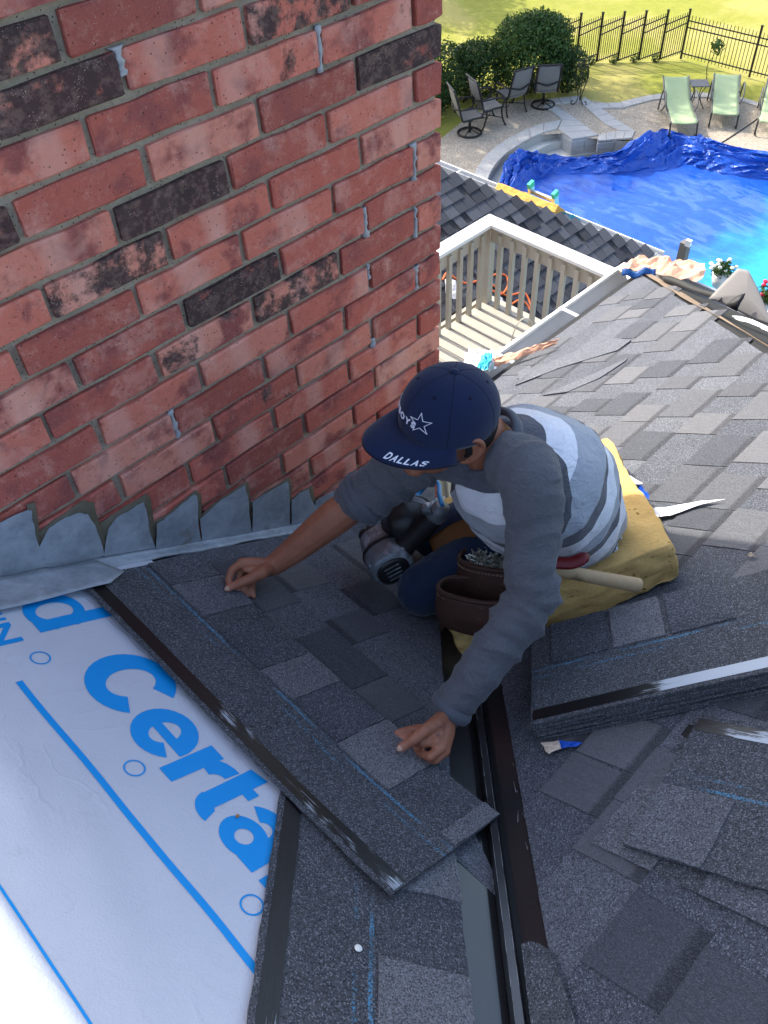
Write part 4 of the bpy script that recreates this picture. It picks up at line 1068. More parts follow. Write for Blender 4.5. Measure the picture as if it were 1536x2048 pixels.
for ch in 'COWBOYS':
    me = outline(ch); xs = [p.co.x for p in me.vertices]; wd_ = max(xs) - min(xs); sc = .021; sf = on_crown(radians(-58), radians(8), 0)
    for p in me.vertices: z_ = p.co.z; q = sf(x + (p.co.x - min(xs)) * sc, p.co.y * sc * .95); nn = (q - cc).normalized(); p.co = q + nn * (z_ * sc * .4)
    me.name = 'lettering'; link('lettering', me, M_THREAD, cap_); x += wd_ * sc + .0022
# small capitals along the edge of the bill
def bill_xy(s0):
    return lambda x, y: bill(s0 + x, .96 - y, .0012)
u_ = .655
for ch in 'DALLAS':
    v, f = glyph(ch, .028); x0 = min(p[0] for p in v); x1 = max(p[0] for p in v); y1 = max(p[1] for p in v)
    wd_ = .036 if ch != 'L' else .031
    emb('lettering', [((p[0] - x0) / (x1 - x0) * wd_, p[1] / y1 * .20) for p in v], f, (lambda s0: lambda x, y: bill(s0 + x, .93 - y, .0022))(u_), .02)
    u_ += wd_ + .008
# ================================================================ eaves, gutters and torn hip of the upper roof
M_WPAINT = simple('white_gutter_paint', (.78, .78, .77), .45, .4, var=.06, scale=12, bump=.05)
M_GIN = simple('gutter_inside', (.40, .41, .42), .5, .4, var=.25, scale=14)
def gutter(name, a, b, out, parent, wd=.115, dp=.09, hang=()):
    """open trough from a to b (upper back edge), hanging outward along out"""
    a = V(a); b = V(b); out = V(out); dz = V((0, 0, 1))
    prof = [V((0, 0, 0)), out * .004 - dz * dp, out * (wd * .7) - dz * dp, out * wd - dz * .03, out * wd, out * (wd - .018) + dz * .002]
    o = MB(); o.loft([[a + p for p in prof], [b + p for p in prof]], cap=False, closed=False, smooth=False)
    e = solidify(o.build(name, M_WPAINT, parent), .003)
    i_ = MB(); pi_ = [V((0, 0, -.004)) + out * .005, out * .009 - dz * (dp - .005), out * (wd * .7 - .003) - dz * (dp - .005), out * (wd - .006) - dz * .032]
    i_.loft([[a + p for p in pi_], [b + p for p in pi_]], cap=False, closed=False, smooth=False); i_.build('trough_lining', M_GIN, e)
    for t in hang:
        p = a.lerp(b, t); h_ = MB(); h_.bar(p + dz * .004, p + out * wd + dz * .004, .022, .003); h_.build('hanger', M_WPAINT, e)
    return e
ZE = Z0 + S * K - S * YF
gutter('gutter', (XL + .1, YF, ZE - .012), (YF + HX + .02, YF, ZE - .012), (0, 1, 0), house, hang=(.06, .28, .62, .95))
gutter('gutter', (XL, YF + .1, ZE - .012), (XL, 6.0, ZE - .012), (1, 0, 0), house, hang=(.05, .2, .4))
gutter('gutter', (YF + HX, YF - .02, ZE - .012), (YF + HX, -4.0, ZE - .012), (1, 0, 0), house)
# courses of the left slope right of the chimney
for i in range(0, 14):
    b = -1.095 + EX * i; x = b / Q
    if x < -.02: continue
    if x > XL + .03: break
    course(left, FL, b, -2.2, min(-x - K - .105, -.02), 0, 0, 2 * EX, fill=.4)
M_BARE = simple('weathered_sheathing', lin((122, 106, 90))[:3], .85, .2, var=.45, scale=25, bump=.5)
M_FELT_SHADE = simple('black_felt_and_shade', (.013, .013, .014), .6, .4, bump=.3)
hip_pt = lambda y, h=0.0: V((y + HX, y, Z0 + S * K - S * y + h))
hs = MB(); rd = random.Random(6)
for sx in (1, -1):
    rows = []
    for i in range(36):
        y = lerp(.58, -2.2, i / 35); w_ = (.017 + .010 * noise.noise(V((y * 9, sx, 0)))) * max(0.0, min(1.0, (y + .35) / .45)) + .0005
        c = hip_pt(y, .006); side = V((-1, 1, 0)) if sx > 0 else V((1, -1, 0))
        out = (UR if False else None)
        # in-slope directions square to the hip
        d = V((-1, -1, S)).normalized(); n_ = NR if sx > 0 else V((S, 0, 1)).normalized(); q = d.cross(n_); q = q if q.dot(V((-1, 1, 0)) if sx > 0 else V((1, -1, 0))) > 0 else -q
        rows.append([c, c + q * w_ * .5 + n_ * .002, c + q * w_ + n_ * .005])
    hs.loft(rows, cap=False, closed=False)
hso = hs.build('hip_board', M_BARE, house)
f1 = MB(); rows = []
for i in range(22):
    t = i / 21; px, py = lerp(1322, 1440, t), lerp(560, 603, t); p = Rpt(px, py, .01)
    rows.append([p, p + V((.02, .005, .012 + .004 * sin(t * 9))), p + V((.045, -.01, .004 + .005 * sin(t * 6 + 1)))])
f1.loft(rows, cap=False, closed=False); solidify(f1.build('felt_and_shade', M_FELT_SHADE, house), .001)
scrap('release_film', [(1464, 632), (1490, 636), (1536, 655), (1560, 668), (1556, 676), (1536, 662), (1500, 648), (1472, 641)], M_WHITE, 'white strip of film lying along the torn hip at the right edge', 'release film', .012, seed=21, curl=.006)
dA = (Rpt(1430, 605) - CC).dot(CW)
M_CAPSH = simple('cap_shingle_back', lin((132, 129, 126))[:3], .8, .3, var=.14, scale=60, bump=.25)
def bent_sheet(pix, ctr, dep, bulge, label, mat):
    """a stiff curled piece from its outline, bowed toward the sky, with its own thickness"""
    P = []
    for i in range(len(pix)):
        a, b = pix[i], pix[(i + 1) % len(pix)]
        for k in range(4): P.append((lerp(a[0], b[0], k / 4), lerp(a[1], b[1], k / 4)))
    n = len(P); nrm = V((-.5, -.5, .7)).normalized(); mb = MB(); vs_ = []; K_ = 7
    for r in range(K_):
        t = r / K_
        for p in P: vs_.append(D(lerp(p[0], ctr[0], t), lerp(p[1], ctr[1], t), dep(lerp(p[0], ctr[0], t))) + nrm * bulge * (1 - (1 - t) ** 2))
    vs_.append(D(*ctr, dep(ctr[0])) + nrm * bulge)
    fs = [(r * n + i, r * n + (i + 1) % n, (r + 1) * n + (i + 1) % n, (r + 1) * n + i) for r in range(K_ - 1) for i in range(n)] + [((K_ - 1) * n + i, (K_ - 1) * n + (i + 1) % n, K_ * n) for i in range(n)]
    mb.add(vs_, fs, True); o = solidify(mb.build('hip_cap_shingle', mat), .004); tag(o, label, 'hip shingle'); o['tone'] = .6; return o
dpf = lambda x: dA - .02 - (x - 1430) * .0012
bent_sheet([(1417, 598), (1440, 573), (1476, 537), (1497, 541), (1513, 572), (1531, 614), (1548, 654), (1512, 641), (1475, 622), (1452, 611), (1434, 603)], (1488, 590), dpf, .014, 'grey hip shingle bent up to a point on the torn hip, dark torn mouth', M_CAPSH)
mouth = MB(); mp = [(1450, 611), (1458, 604), (1470, 594), (1483, 588), (1491, 587), (1487, 597), (1481, 606), (1477, 615), (1474, 623), (1464, 618)]
mouth.add([D(x_, y_, dpf(x_) - .045) for x_, y_ in mp] + [D(1474, 605, dpf(1474) - .052)], [(i, (i + 1) % 10, 10) for i in range(10)], True); solidify(mouth.build('felt_and_shade', M_FELT_SHADE, house), .002)  # black sheet before the hip shingle, stands in for the shade in its opening
# big crumpled wrapper at the gutter corner
M_PEACH = simple('peach_wrapper', lin((214, 166, 138))[:3], .8, .2, var=.12, scale=16, bump=.5, bd=.01)
def crumple(name, A, B, C_, Dd, amp, mat, seed, parent=None, nu=34, nv=16, fr=9):
    mb = MB()
    def fn(u, v):
        p = A.lerp(B, u).lerp(Dd.lerp(C_, u), v); e = sin(pi * u) ** .4 * sin(pi * min(1, v * 1.0 + .02)) ** .5
        n_ = noise.noise(V((u * fr, v * fr * .6, seed))); n2_ = noise.noise(V((u * fr * 2.7, v * fr * 2, seed + 5)))
        return p + V((n2_ * amp * .4, n_ * amp * .35, (abs(n_) * 1.1 + .35 * e + .4 * n2_) * amp))
    mb.grid(fn, nu, nv, smooth=False); return solidify(mb.build(name, mat, parent), .0008)
wb = empty('wrapper_paper', Rpt(1320, 545), 'crumpled peach shingle wrapper with a blue band caught at the far gutter corner', 'wrapper')
dC = (Rpt(1290, 550) - CC).dot(CW)
crumple('paper', D(1240, 545, dC + .03), D(1405, 566, dC - .1), D(1405, 528, dC + .12), D(1262, 520, dC + .2), .065, M_PEACH, 3, wb, 16, 7, fr=3.4)
mb = MB(); mb.grid(lambda u, v: D(lerp(1244, 1312, u), lerp(538, 552, v) + 3 * sin(u * 5), dC - .0 - .05 * u) + V((0, 0, .01 * sin(u * 12))), 14, 3); solidify(mb.build('printed_band', simple('navy_print', lin((24, 74, 134))[:3], .5), wb), .001)
M_CYAN = simple('cyan_wrapper', lin((70, 190, 214))[:3], .5, .3, var=.15)
wp = empty('wrapper_paper', Rpt(1040, 720), 'long strip of white and peach wrapper paper lying in the near gutter end', 'wrapper')
crumple('paper', Rpt(985, 738, .03), Rpt(1112, 690, .03), Rpt(1118, 678, .05), Rpt(975, 722, .06), .022, M_PEACH, 8, wp, 18, 5, fr=5)
wq = empty('wrapper_paper', Rpt(960, 735, .03), 'white and cyan film bunched in the gutter corner behind the cap', 'wrapper')
crumple('paper', Rpt(925, 745, .03), Rpt(990, 742, .03), Rpt(990, 705, .06), Rpt(930, 708, .06), .05, M_WHITE, 12, wq, 20, 10)
crumple('printed_band', Rpt(950, 748, .06), Rpt(975, 740, .06), Rpt(988, 708, .09), Rpt(965, 712, .09), .03, M_CYAN, 13, wq, 10, 8)

# ================================================================ balcony deck with its railing
M_RAILW = simple('white_rail_paint', (.72, .72, .69), .6, .3, var=.08, scale=10)
M_RAILB = simple('beige_rail_paint', lin((172, 166, 152))[:3], .7, .3, var=.14, scale=18, bump=.3)
M_BOARD = simple('deck_board_paint', lin((176, 169, 155))[:3], .75, .25, var=.2, scale=16, bump=.4)
DF = -4.52; DT = -3.615; RX, RY = 4.42, 3.40
deck = empty('balcony_deck', (2.4, 1.8, DF), 'pale painted balcony deck with long floorboards below the gutter', 'deck')
x = 0.42; k = 0
while x < RX + .03:
    mb = MB(); mb.box((x + .068, 1.86, DF - .0125 + .0015 * sin(k * 2.3)), (.136, 3.1, .025)); bevel(mb.build('floorboard', M_BOARD, deck), .004, 1); x += .142; k += 1
mb = MB(); mb.box((RX + .062, 1.8, DF - .12), (.04, 3.3, .24)); mb.box((2.4, RY + .062, DF - .12), (4.0, .04, .24)); mb.build('rim_joist', M_RAILB, deck)
rail = empty('balcony_railing', (RX, RY, DF), 'white capped balcony railing with square beige balusters meeting at a corner post', 'railing')
mb = MB()
W2 = .075
mb.prism([V((.3, RY - W2, DT)), V((RX - W2, RY - W2, DT)), V((RX + W2, RY + W2, DT)), V((.3, RY + W2, DT))], (0, 0, 1), .036)
bevel(mb.build('cap_rail', M_RAILW, rail), .004)
mb = MB(); mb.prism([V((RX - W2, RY - W2, DT)), V((RX - W2, .2, DT)), V((RX + W2, .2, DT)), V((RX + W2, RY + W2, DT))], (0, 0, 1), .036)
bevel(mb.build('cap_rail', M_RAILW, rail), .004)
mb = MB(); mb.box((2.33, RY, DT - .036 - .085), (4.04, .045, .17)); mb.build('apron', M_RAILB, rail)
mb = MB(); mb.box((RX, 1.79, DT - .036 - .085), (.045, 3.14, .17)); mb.build('apron', M_RAILB, rail)
mb = MB(); mb.box((RX - .005, RY - .005, (DF + DT) / 2 - .06), (.085, .085, DT - DF - .02)); bevel(mb.build('corner_post', M_RAILB, rail), .004)
bme = MB(); bme.box((0, 0, 0), (.042, .042, .82)); bme = bme.mesh('baluster'); bme.materials.append(M_RAILB)
for i in range(1, 24):
    o = link('baluster', bme, None, rail, local=True); o.location = (-.152 * i, -.03, .40)
    if RX - .152 * i < .5: break
for i in range(1, 22):
    o = link('baluster', bme, None, rail, local=True); o.location = (-.03, -.148 * i - .02, .40)
# garden hoop and round grille left on the deck
M_WIRE = simple('cream_wire', lin((214, 208, 190))[:3], .5, .4, bump=0)
M_GRILLE = simple('tan_grille', lin((150, 128, 92))[:3], .6, bump=.2)
hp0 = G(1020, 700, DF + .01); hoop = empty('wire_hoop', hp0, 'cream wire hoop with a small round grille standing on the deck boards', 'wire hoop')
uv = CR.copy(); uv.z = 0; uv.normalize()
mb = MB(); mb.tube([hp0 + uv * (.12 * (1 - cos(t))) + V((0, 0, .36 * sin(t))) + V((.05, .05, 0)) * 0 for t in [pi * i / 24 for i in range(25)]], .006, 8); mb.build('hoop', M_WIRE, hoop)
gc = hp0 + uv * .13 + V((0, 0, .075)); mb = MB(); mb.tube([gc + uv * (.07 * cos(t)) + V((0, 0, .07 * sin(t))) for t in [2 * pi * i / 24 for i in range(25)]], .006, 6)
mb.build('grille_ring', M_WIRE, hoop); mb = MB()
for k in range(7):
    t = pi * k / 7; mb.tube([gc + uv * (.068 * cos(t)) + V((0, 0, .068 * sin(t))), gc - uv * (.068 * cos(t)) - V((0, 0, .068 * sin(t)))], .004, 5)
mb.build('grille_wires', M_GRILLE, hoop)

# ================================================================ lower porch roof
LX, LY, LZ = 6.95, 2.95, -4.95
porch = empty('porch', (4.5, 5.0, GZ), 'lower porch roof of dark grey shingles with a white gutter beside the pool', 'porch')
pslopes = MB(); pz = lambda x, y: LZ + S * (y - LY) - .004
ps = MB(); ps.prism([V((-2.5, LY, pz(0, LY))), V((LX, LY, pz(0, LY))), V((LX - 6, LY + 6, pz(0, LY + 6))), V((-2.5, LY + 6, pz(0, LY + 6)))], V((0, -S, 1)).normalized(), .03)
pslope = ps.build('roof_slope', M_DECKING, porch)
ps = MB(); ps.prism([V((LX, LY, LZ - .004)), V((LX, LY + 8, LZ - .004)), V((LX - 6, LY + 8, LZ + S * 6 - .004)), V((LX - 6, LY + 6, LZ + S * 6 - .004))], V((S, 0, 1)).normalized(), .03)
pslope2 = ps.build('roof_slope', M_SHBASE, porch)
mb = MB(); mb.box((3.2, 6.3, -6.5), (7.2, 6.2, 3.1)); mb.build('wall', M_WALL, porch)
FP = frame(V((-1, 0, 0)), V((0, -1, -S)) / Q, V((0, -S, 1)).normalized(), V((0, LY, LZ)))   # a toward -x, b downhill, 0 at the eave
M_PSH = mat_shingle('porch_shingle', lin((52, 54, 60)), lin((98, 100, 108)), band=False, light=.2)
PT = []
for me in TABS:
    c = me.copy(); c.materials.clear(); c.materials.append(M_PSH); PT.append(c)
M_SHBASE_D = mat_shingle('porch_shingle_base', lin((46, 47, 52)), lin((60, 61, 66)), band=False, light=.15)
for i in range(0, 24):
    b = -EX * i * 1.02; y = LY - b / Q; xr = LX - (y - LY)
    vis0 = 4.48 if i < 3 else 0.9      # under the deck nothing shows
    o = link('shingle_course', strip_mesh(-xr, -(-2.0), EX * 2 / Q, 0, 0, EX * 2).mesh('shingle_course'), M_SHBASE_D, pslope)
    o.matrix_basis = FP @ Matrix.Translation((0, b, .004)); o['tone'] = rt.random()
    x = xr - .02
    while x > max(1.6, vis0 - .1):
        wd = rt.uniform(.11, .2)
        p_ = V((x - wd / 2, y, LZ + S * (y - LY)))
        v_ = p_ - CC; dd_ = v_.dot(CW); px_ = 768 + CF * v_.dot(CR) / dd_; py_ = 1024 + CF * v_.dot(CD) / dd_
        if px_ > 860 and py_ > 300:
            o = link('shingle', rt.choice(PT), None, pslope); o.matrix_basis = FP @ Matrix.Translation((-(x - wd / 2), b, .004)) @ Matrix.Diagonal((wd, 1, 2.2, 1)); o['tone'] = rt.choice([.1, .4, .6, .8, 1.0])
        x -= wd + (rt.uniform(.0, .005) if rt.random() < .72 else rt.uniform(.04, .09))
gutter('gutter', (LX, LY - .05, LZ - .01), (LX, LY + 7.5, LZ - .01), (1, 0, 0), porch, wd=.13, hang=(.08, .2, .3, .42, .52))
gutter('gutter', (LX + .05, LY, LZ - .01), (-2.5, LY, LZ - .01), (0, -1, 0), porch, wd=.13)
def gut_y(px, py): return hit(px, py, (1, 0, 0), LX + .06)
pA, pB = gut_y(1003, 390), gut_y(1122, 437)
rot = Matrix(((0, 0, 1), (1, 0, 0), (0, 1, 0)))
fm_ = frame((pB - pA).normalized(), V((-.75, 0, .66)), V((pB - pA).normalized().cross(V((-.75, 0, .66)))), (pA + pB) / 2 + V((-.03, 0, .10)))
M_FOAM2 = simple('orange_foam', lin((224, 172, 92))[:3], .95, .1, var=.2, scale=20, bump=.8, bd=.01)
f2 = foam_slab('foam_pad', fm_, (pB - pA).length, .24, .10, 5, M_FOAM2); tag(f2, 'long orange yellow foam block lying in the porch gutter beside the ladder', 'foam pad')
# ladder against the porch gutter
M_ALU = simple('ladder_aluminium', (.62, .63, .64), .35, .5, metal=.8, var=.1); M_GREEN = simple('green_ladder_tip', lin((70, 190, 150))[:3], .5)
lad = empty('ladder', (9.0, 5.6, GZ), 'aluminium ladder with green rail tips leaning on the porch gutter', 'ladder')
l1 = hit(1061, 368, (1, 0, 0), 6.98); l2 = hit(1110, 384, (1, 0, 0), 6.98); l2.z = l1.z = (l1.z + l2.z) / 2
dn = V((.30, .02, -1)).normalized(); up_r = V((1, 0, .3))
for p in (l1, l2):
    mb = MB(); foot = p + dn * ((p.z - GZ) / -dn.z); mb.bar(p, foot, .035, .085, up_r); mb.build('rail', M_ALU, lad)
    mb = MB(); mb.bar(p - dn * .012, p + dn * .06, .045, .095, up_r); mb.build('tip', M_GREEN, lad)
rn = MB()
for i in range(1, 12):
    rn = MB(); rn.bar(l1 + dn * (.13 + .28 * (i - 1)), l2 + dn * (.13 + .28 * (i - 1)), .05, .03, up_r); rn.build('rung', M_ALU, lad)
# orange cord and paper bits below the balcony
def Ppt(px, py, h=0.02): n_ = V((0, -S, 1)).normalized(); return hit(px, py, n_, n_.dot(V((0, LY, LZ))) + h)
M_ORANGE = simple('orange_cord', lin((222, 110, 56))[:3], .5, .4, var=.1, bump=0)
cord = MB(); cp = [(885, 560), (895, 545), (910, 556), (930, 566), (955, 562), (975, 556), (995, 548), (1012, 552), (1016, 570), (1004, 588), (985, 582), (968, 574), (985, 570), (1010, 590), (1032, 588), (1048, 585), (1060, 605), (1066, 640), (1058, 615), (1040, 600), (1015, 612), (1000, 600)]
cord.tube(smooth_path([Ppt(x, y, .025) for x, y in cp], 130), .011, 6)
tag(cord.build('extension_cord', M_ORANGE), 'orange extension cord in loose loops on the porch roof behind the railing', 'cord')
for i, (pix, lab) in enumerate([([(982, 606), (1000, 600), (1012, 612), (1002, 626), (986, 620)], 'white paper scrap behind the corner post of the railing'), ([(890, 560), (912, 566), (914, 600), (892, 600)], 'pale paper scrap behind the left balusters'),
                               ([(1085, 425), (1110, 428), (1150, 446), (1196, 466), (1186, 470), (1140, 454), (1100, 440)], 'blue and white wrapper shreds along the porch gutter')]):
    if i < 2: scrap('paper_scrap', [], M_WHITE, lab, 'paper scrap', seed=30 + i, curl=.05, world=[Ppt(x, y, .03) for x, y in pix])
    else:
        s_ = scrap('paper_scrap', [], M_WHITE, lab, 'paper scrap', seed=33, curl=.05, world=[gut_y(x, y) + V((0, 0, .03)) for x, y in pix])
        scrap('printed_scrap', [], M_CYAN, None, None, seed=34, curl=.05, world=[gut_y(x, y) + V((0, 0, .05)) for x, y in [(1105, 432), (1125, 436), (1160, 452), (1150, 455)]], parent=s_)

# ================================================================ ground: lawn, terrace, pool
g = NG('lawn_grass'); co = g.co(); n = g.noise(co, 3.2, 5, .65); n2 = g.noise(co, 38, 5, .75); n3 = g.noise(co, .35, 4, .6)
c = g.mix(g.math('MULTIPLY_ADD', n2, .5, g.math('MULTIPLY', n, .5)), rgb(.19, .22, .03), rgb(.40, .38, .07))
c = g.mix(g.sstep(n3, .42, .62), c, g.mix(n2, rgb(.34, .30, .07), rgb(.52, .45, .16)))
M_LAWN = g.done(c, .9, g.bump(g.math('MULTIPLY_ADD', n2, .6, n), .8, .05), .15)
g = NG('pebble_concrete'); co = g.co(); vc = g.sep(g.node('TexVoronoi', {'Vector': co, 'Scale': 55.0}).outputs['Color']); n = g.noise(co, 1.6, 4)
c = g.mix(vc[0], lin((140, 129, 114)), lin((212, 198, 177))); c = g.mix(g.math('MULTIPLY', n, .5), c, lin((132, 120, 104)))
M_AGG = g.done(c, .9, g.bump(vc[1], .5, .01), .2)
g = NG('grey_stone'); co = g.add(g.co(), g.node('CombineXYZ', {0: g.math('MULTIPLY', g.rnd(), 40.0)}).outputs[0]); n = g.noise(co, 4, 5, .65); n2 = g.noise(co, 40, 4)
c = g.mix(g.math('MULTIPLY_ADD', n2, .3, g.math('MULTIPLY', n, .7)), lin((150, 146, 140)), lin((204, 200, 192)))
c = g.mix(g.math('MULTIPLY', g.rnd(), .25), c, lin((166, 170, 172)))
M_STONE = g.done(c, .85, g.bump(n2, .4, .008), .25)
M_TREAD = simple('pool_plaster', lin((196, 194, 186))[:3], .8, .3, var=.12, scale=8)
mb = MB(); mb.grid(lambda u, v: V((lerp(-60, 90, u), lerp(-60, 110, v), GZ - .40 if False else GZ - .02)), 3, 3, False)
# the lawn sheet leaves the pool basin open
basin = [V((7.4, -12, 0)), V((7.4, 8.9, 0)), V((11.0, 9.0, 0))]
def gpt(p, z=GZ): return V((p[0], p[1], z))
zA = lambda x, y: (870 + x * .22135, y * .22135)
zB = lambda x, y: (1196 + x * .22135, y * .22135)
zC = lambda x, y: (880 + x * .22135, 200 + y * .22135)
zD = lambda x, y: (1196 + x * .22135, 240 + y * .22135)
lawn_edge = [zA(1380, 900), zA(1440, 945), zB(0, 940), zB(180, 935), zB(330, 895), zB(450, 870), zB(600, 850), zB(770, 840), zB(960, 845), zB(1300, 890), zB(1536, 960), zB(1900, 1100), zB(2600, 1500)]
LE = [G(*p) for p in lawn_edge]
PEDGE = [G(*p) for p in [zC(420, 770), zC(450, 680), zC(510, 580), zC(600, 490), zC(700, 420), zC(830, 345), zC(950, 295), zC(1055, 268), zC(1195, 362), zC(1430, 325), zC(1536, 360), zD(330, 200), zD(560, 110), zD(900, 165), zD(1536, 345), zD(2400, 560)]]
# one flat ground with a hole for the pool: strips between the pool edge and an outer frame
def ring_sheet(name, inner, outer, mat, z, kind='structure'):
    mb = MB(); n = len(inner); mb.add([V((p.x, p.y, z)) for p in inner] + [V((p.x, p.y, z)) for p in outer], [(i, i + 1, n + i + 1, n + i) for i in range(n - 1)])
    o = mb.build(name, mat); o['kind'] = kind; return o
inner = [V((7.3, -30, 0)), V((7.3, 8.6, 0)), V((9.5, 9.1, 0))] + PEDGE + [V((15.6, -30, 0))]
n = len(inner); outer = []
OUT = [V((-80, -80, 0)), V((-80, 60, 0)), V((-20, 110, 0)), V((120, 120, 0)), V((120, -80, 0))]
for i in range(n): outer.append(polyat(OUT, [0, .12, .3][i] if i < 3 else .3 + .7 * (i - 2) / (n - 3)))
lawn = ring_sheet('lawn', inner, outer, M_LAWN, GZ - .03)
mb = MB(); mb.v = []; 
ter_out = [V((7.3, 14, 0)), V((10, 14, 0))] + [G(*zA(60, 1240)), G(*zA(350, 1000)), G(*zA(800, 900)), G(*zA(1010, 890))] + LE
ter_in = [V((7.3, -30, 0)), V((7.3, 8.6, 0)), V((9.5, 9.1, 0))] + PEDGE + [V((15.6, -30, 0))]
# terrace: band between pool edge and lawn edge, both resampled
tin = [polyat(ter_in[1:], i / 80) for i in range(81)]
tout = [polyat([V((7.0, 12.5, 0)), V((10.5, 12.6, 0)), G(*zA(60, 1250)), G(*zA(350, 1010)), G(*zA(800, 900)), G(*zA(1010, 890))] + LE + [V((20, -30, 0))], i / 80) for i in range(81)]
ter = ring_sheet('terrace', tin, tout, M_AGG, GZ)
# pool basin and the two curved steps
mb = MB(); mb.grid(lambda u, v: V((lerp(7.2, 17.0, u), lerp(-30, 10.4, v), GZ - 1.2)), 2, 2, False); po = mb.build('pool_floor', M_TREAD); po['kind'] = 'structure'
mb = MB(); k = len(inner); mb.add([V((p.x, p.y, GZ - .001)) for p in inner] + [V((p.x, p.y, GZ - 1.3)) for p in inner], [(i, k + i, k + i + 1, i + 1) for i in range(k - 1)]); po = mb.build('pool_wall', M_STONE); po['kind'] = 'structure'
arcin = [G(*zC(*p)) for p in [(300, 900), (420, 770), (450, 680), (510, 580), (600, 490), (700, 420), (830, 345), (950, 295), (1055, 268)]]
ctr = V((12.6, 8.2, GZ))
steps = empty('pool_steps', (13, 9.2, GZ - .5), 'two curved pale plaster steps leading down inside the pool corner', 'pool steps')
def tread(po, pi_, z, zlow):
    mb = MB(); n = 30; o_ = [polyat(po, t / n) for t in range(n + 1)]; i_ = [polyat(pi_, t / n) for t in range(n + 1)]
    o_ = [V((p.x, p.y, z)) for p in o_]; i_ = [V((p.x, p.y, z)) for p in i_]; lo_ = [V((p.x, p.y, zlow)) for p in i_]; k = n + 1
    mb.add(o_ + i_ + lo_, [(j, j + 1, k + j + 1, k + j) for j in range(n)] + [(k + j, k + j + 1, 2 * k + j + 1, 2 * k + j) for j in range(n)]); mb.build('tread', M_TREAD, steps)
T1 = [G(*zC(*p), GZ - .17) for p in [(440, 960), (530, 800), (620, 650), (700, 565), (830, 480), (980, 400), (1118, 366)]]
T2 = [G(*zC(*p), GZ - .34) for p in [(560, 960), (640, 800), (720, 680), (820, 590), (930, 545), (1050, 522), (1250, 500), (1536, 470), (1740, 455)]]
tread(arcin, T1, GZ - .17, GZ - .36)
tread(T1 + [G(*zC(*p), GZ - .34) for p in [(1190, 458), (1410, 440), (1740, 425)]], T2, GZ - .34, GZ - .6)
coping = empty('pool_coping', (13.5, 10.0, GZ), 'pale grey stone coping slabs curving round the pool corner and terrace', 'coping')
def stones(outp, inp, n, z=GZ + .03, th=.05, parent=None, gap=.006):
    rd = random.Random(n)
    for i in range(n):
        t0, t1 = i / n, (i + 1) / n; m_ = 3
        a = [polyat(outp, lerp(t0, t1, j / m_)) for j in range(m_ + 1)]; b = [polyat(inp, lerp(t0, t1, j / m_)) for j in range(m_ + 1)]
        P = a + b[::-1]; c_ = sum(P, V()) / len(P); P = [V((c_.x + (p.x - c_.x) * (1 - gap * 2), c_.y + (p.y - c_.y) * (1 - gap * 2), z + rd.uniform(-.002, .002))) for p in P]
        ar = sum(P[j].x * P[(j + 1) % len(P)].y - P[(j + 1) % len(P)].x * P[j].y for j in range(len(P)))
        if ar < 0: P = P[::-1]
        mb = MB(); mb.prism(P, (0, 0, 1), th); bevel(mb.build('stone', M_STONE, parent or coping), .012, 1)
gz = lambda f, pts: [G(*f(*p)) for p in pts]
stones(gz(zC, [(200, 900), (290, 720), (330, 620), (400, 520), (500, 430), (620, 350), (760, 280), (900, 225), (1100, 183)]), gz(zC, [(340, 900), (420, 770), (450, 680), (510, 580), (600, 490), (700, 420), (830, 345), (950, 295), (1058, 268)]), 10)
stones(gz(zC, [(930, 60), (1020, 120), (1100, 183)]), gz(zC, [(1010, 40), (1150, 125), (1262, 200)]), 4)
stones(gz(zC, [(1104, 186), (1064, 268), (1195, 362)]), gz(zC, [(1262, 202), (1345, 262), (1430, 325)]), 3, th=.06)
stones(gz(zA, [(1000, 905), (1150, 890), (1320, 872)]), gz(zA, [(1060, 948), (1180, 940), (1312, 930)]), 3)
stones(gz(zA, [(1312, 932), (1420, 1030), (1536, 1130), (1672, 1190)]), gz(zA, [(1345, 880), (1536, 1010), (1660, 1100), (1818, 1196)]), 6)
stones(gz(zC, [(1430, 325), (1480, 310), (1560, 295), (1640, 292), (1760, 293)]), gz(zC, [(1425, 375), (1500, 372), (1580, 362), (1660, 358), (1735, 352)]), 4)
stones(LE[1:11], gz(zB, [(-10, 990), (60, 985), (230, 982), (360, 945), (500, 910), (640, 893), (800, 885), (970, 887), (1300, 925), (1536, 1000)]), 14)
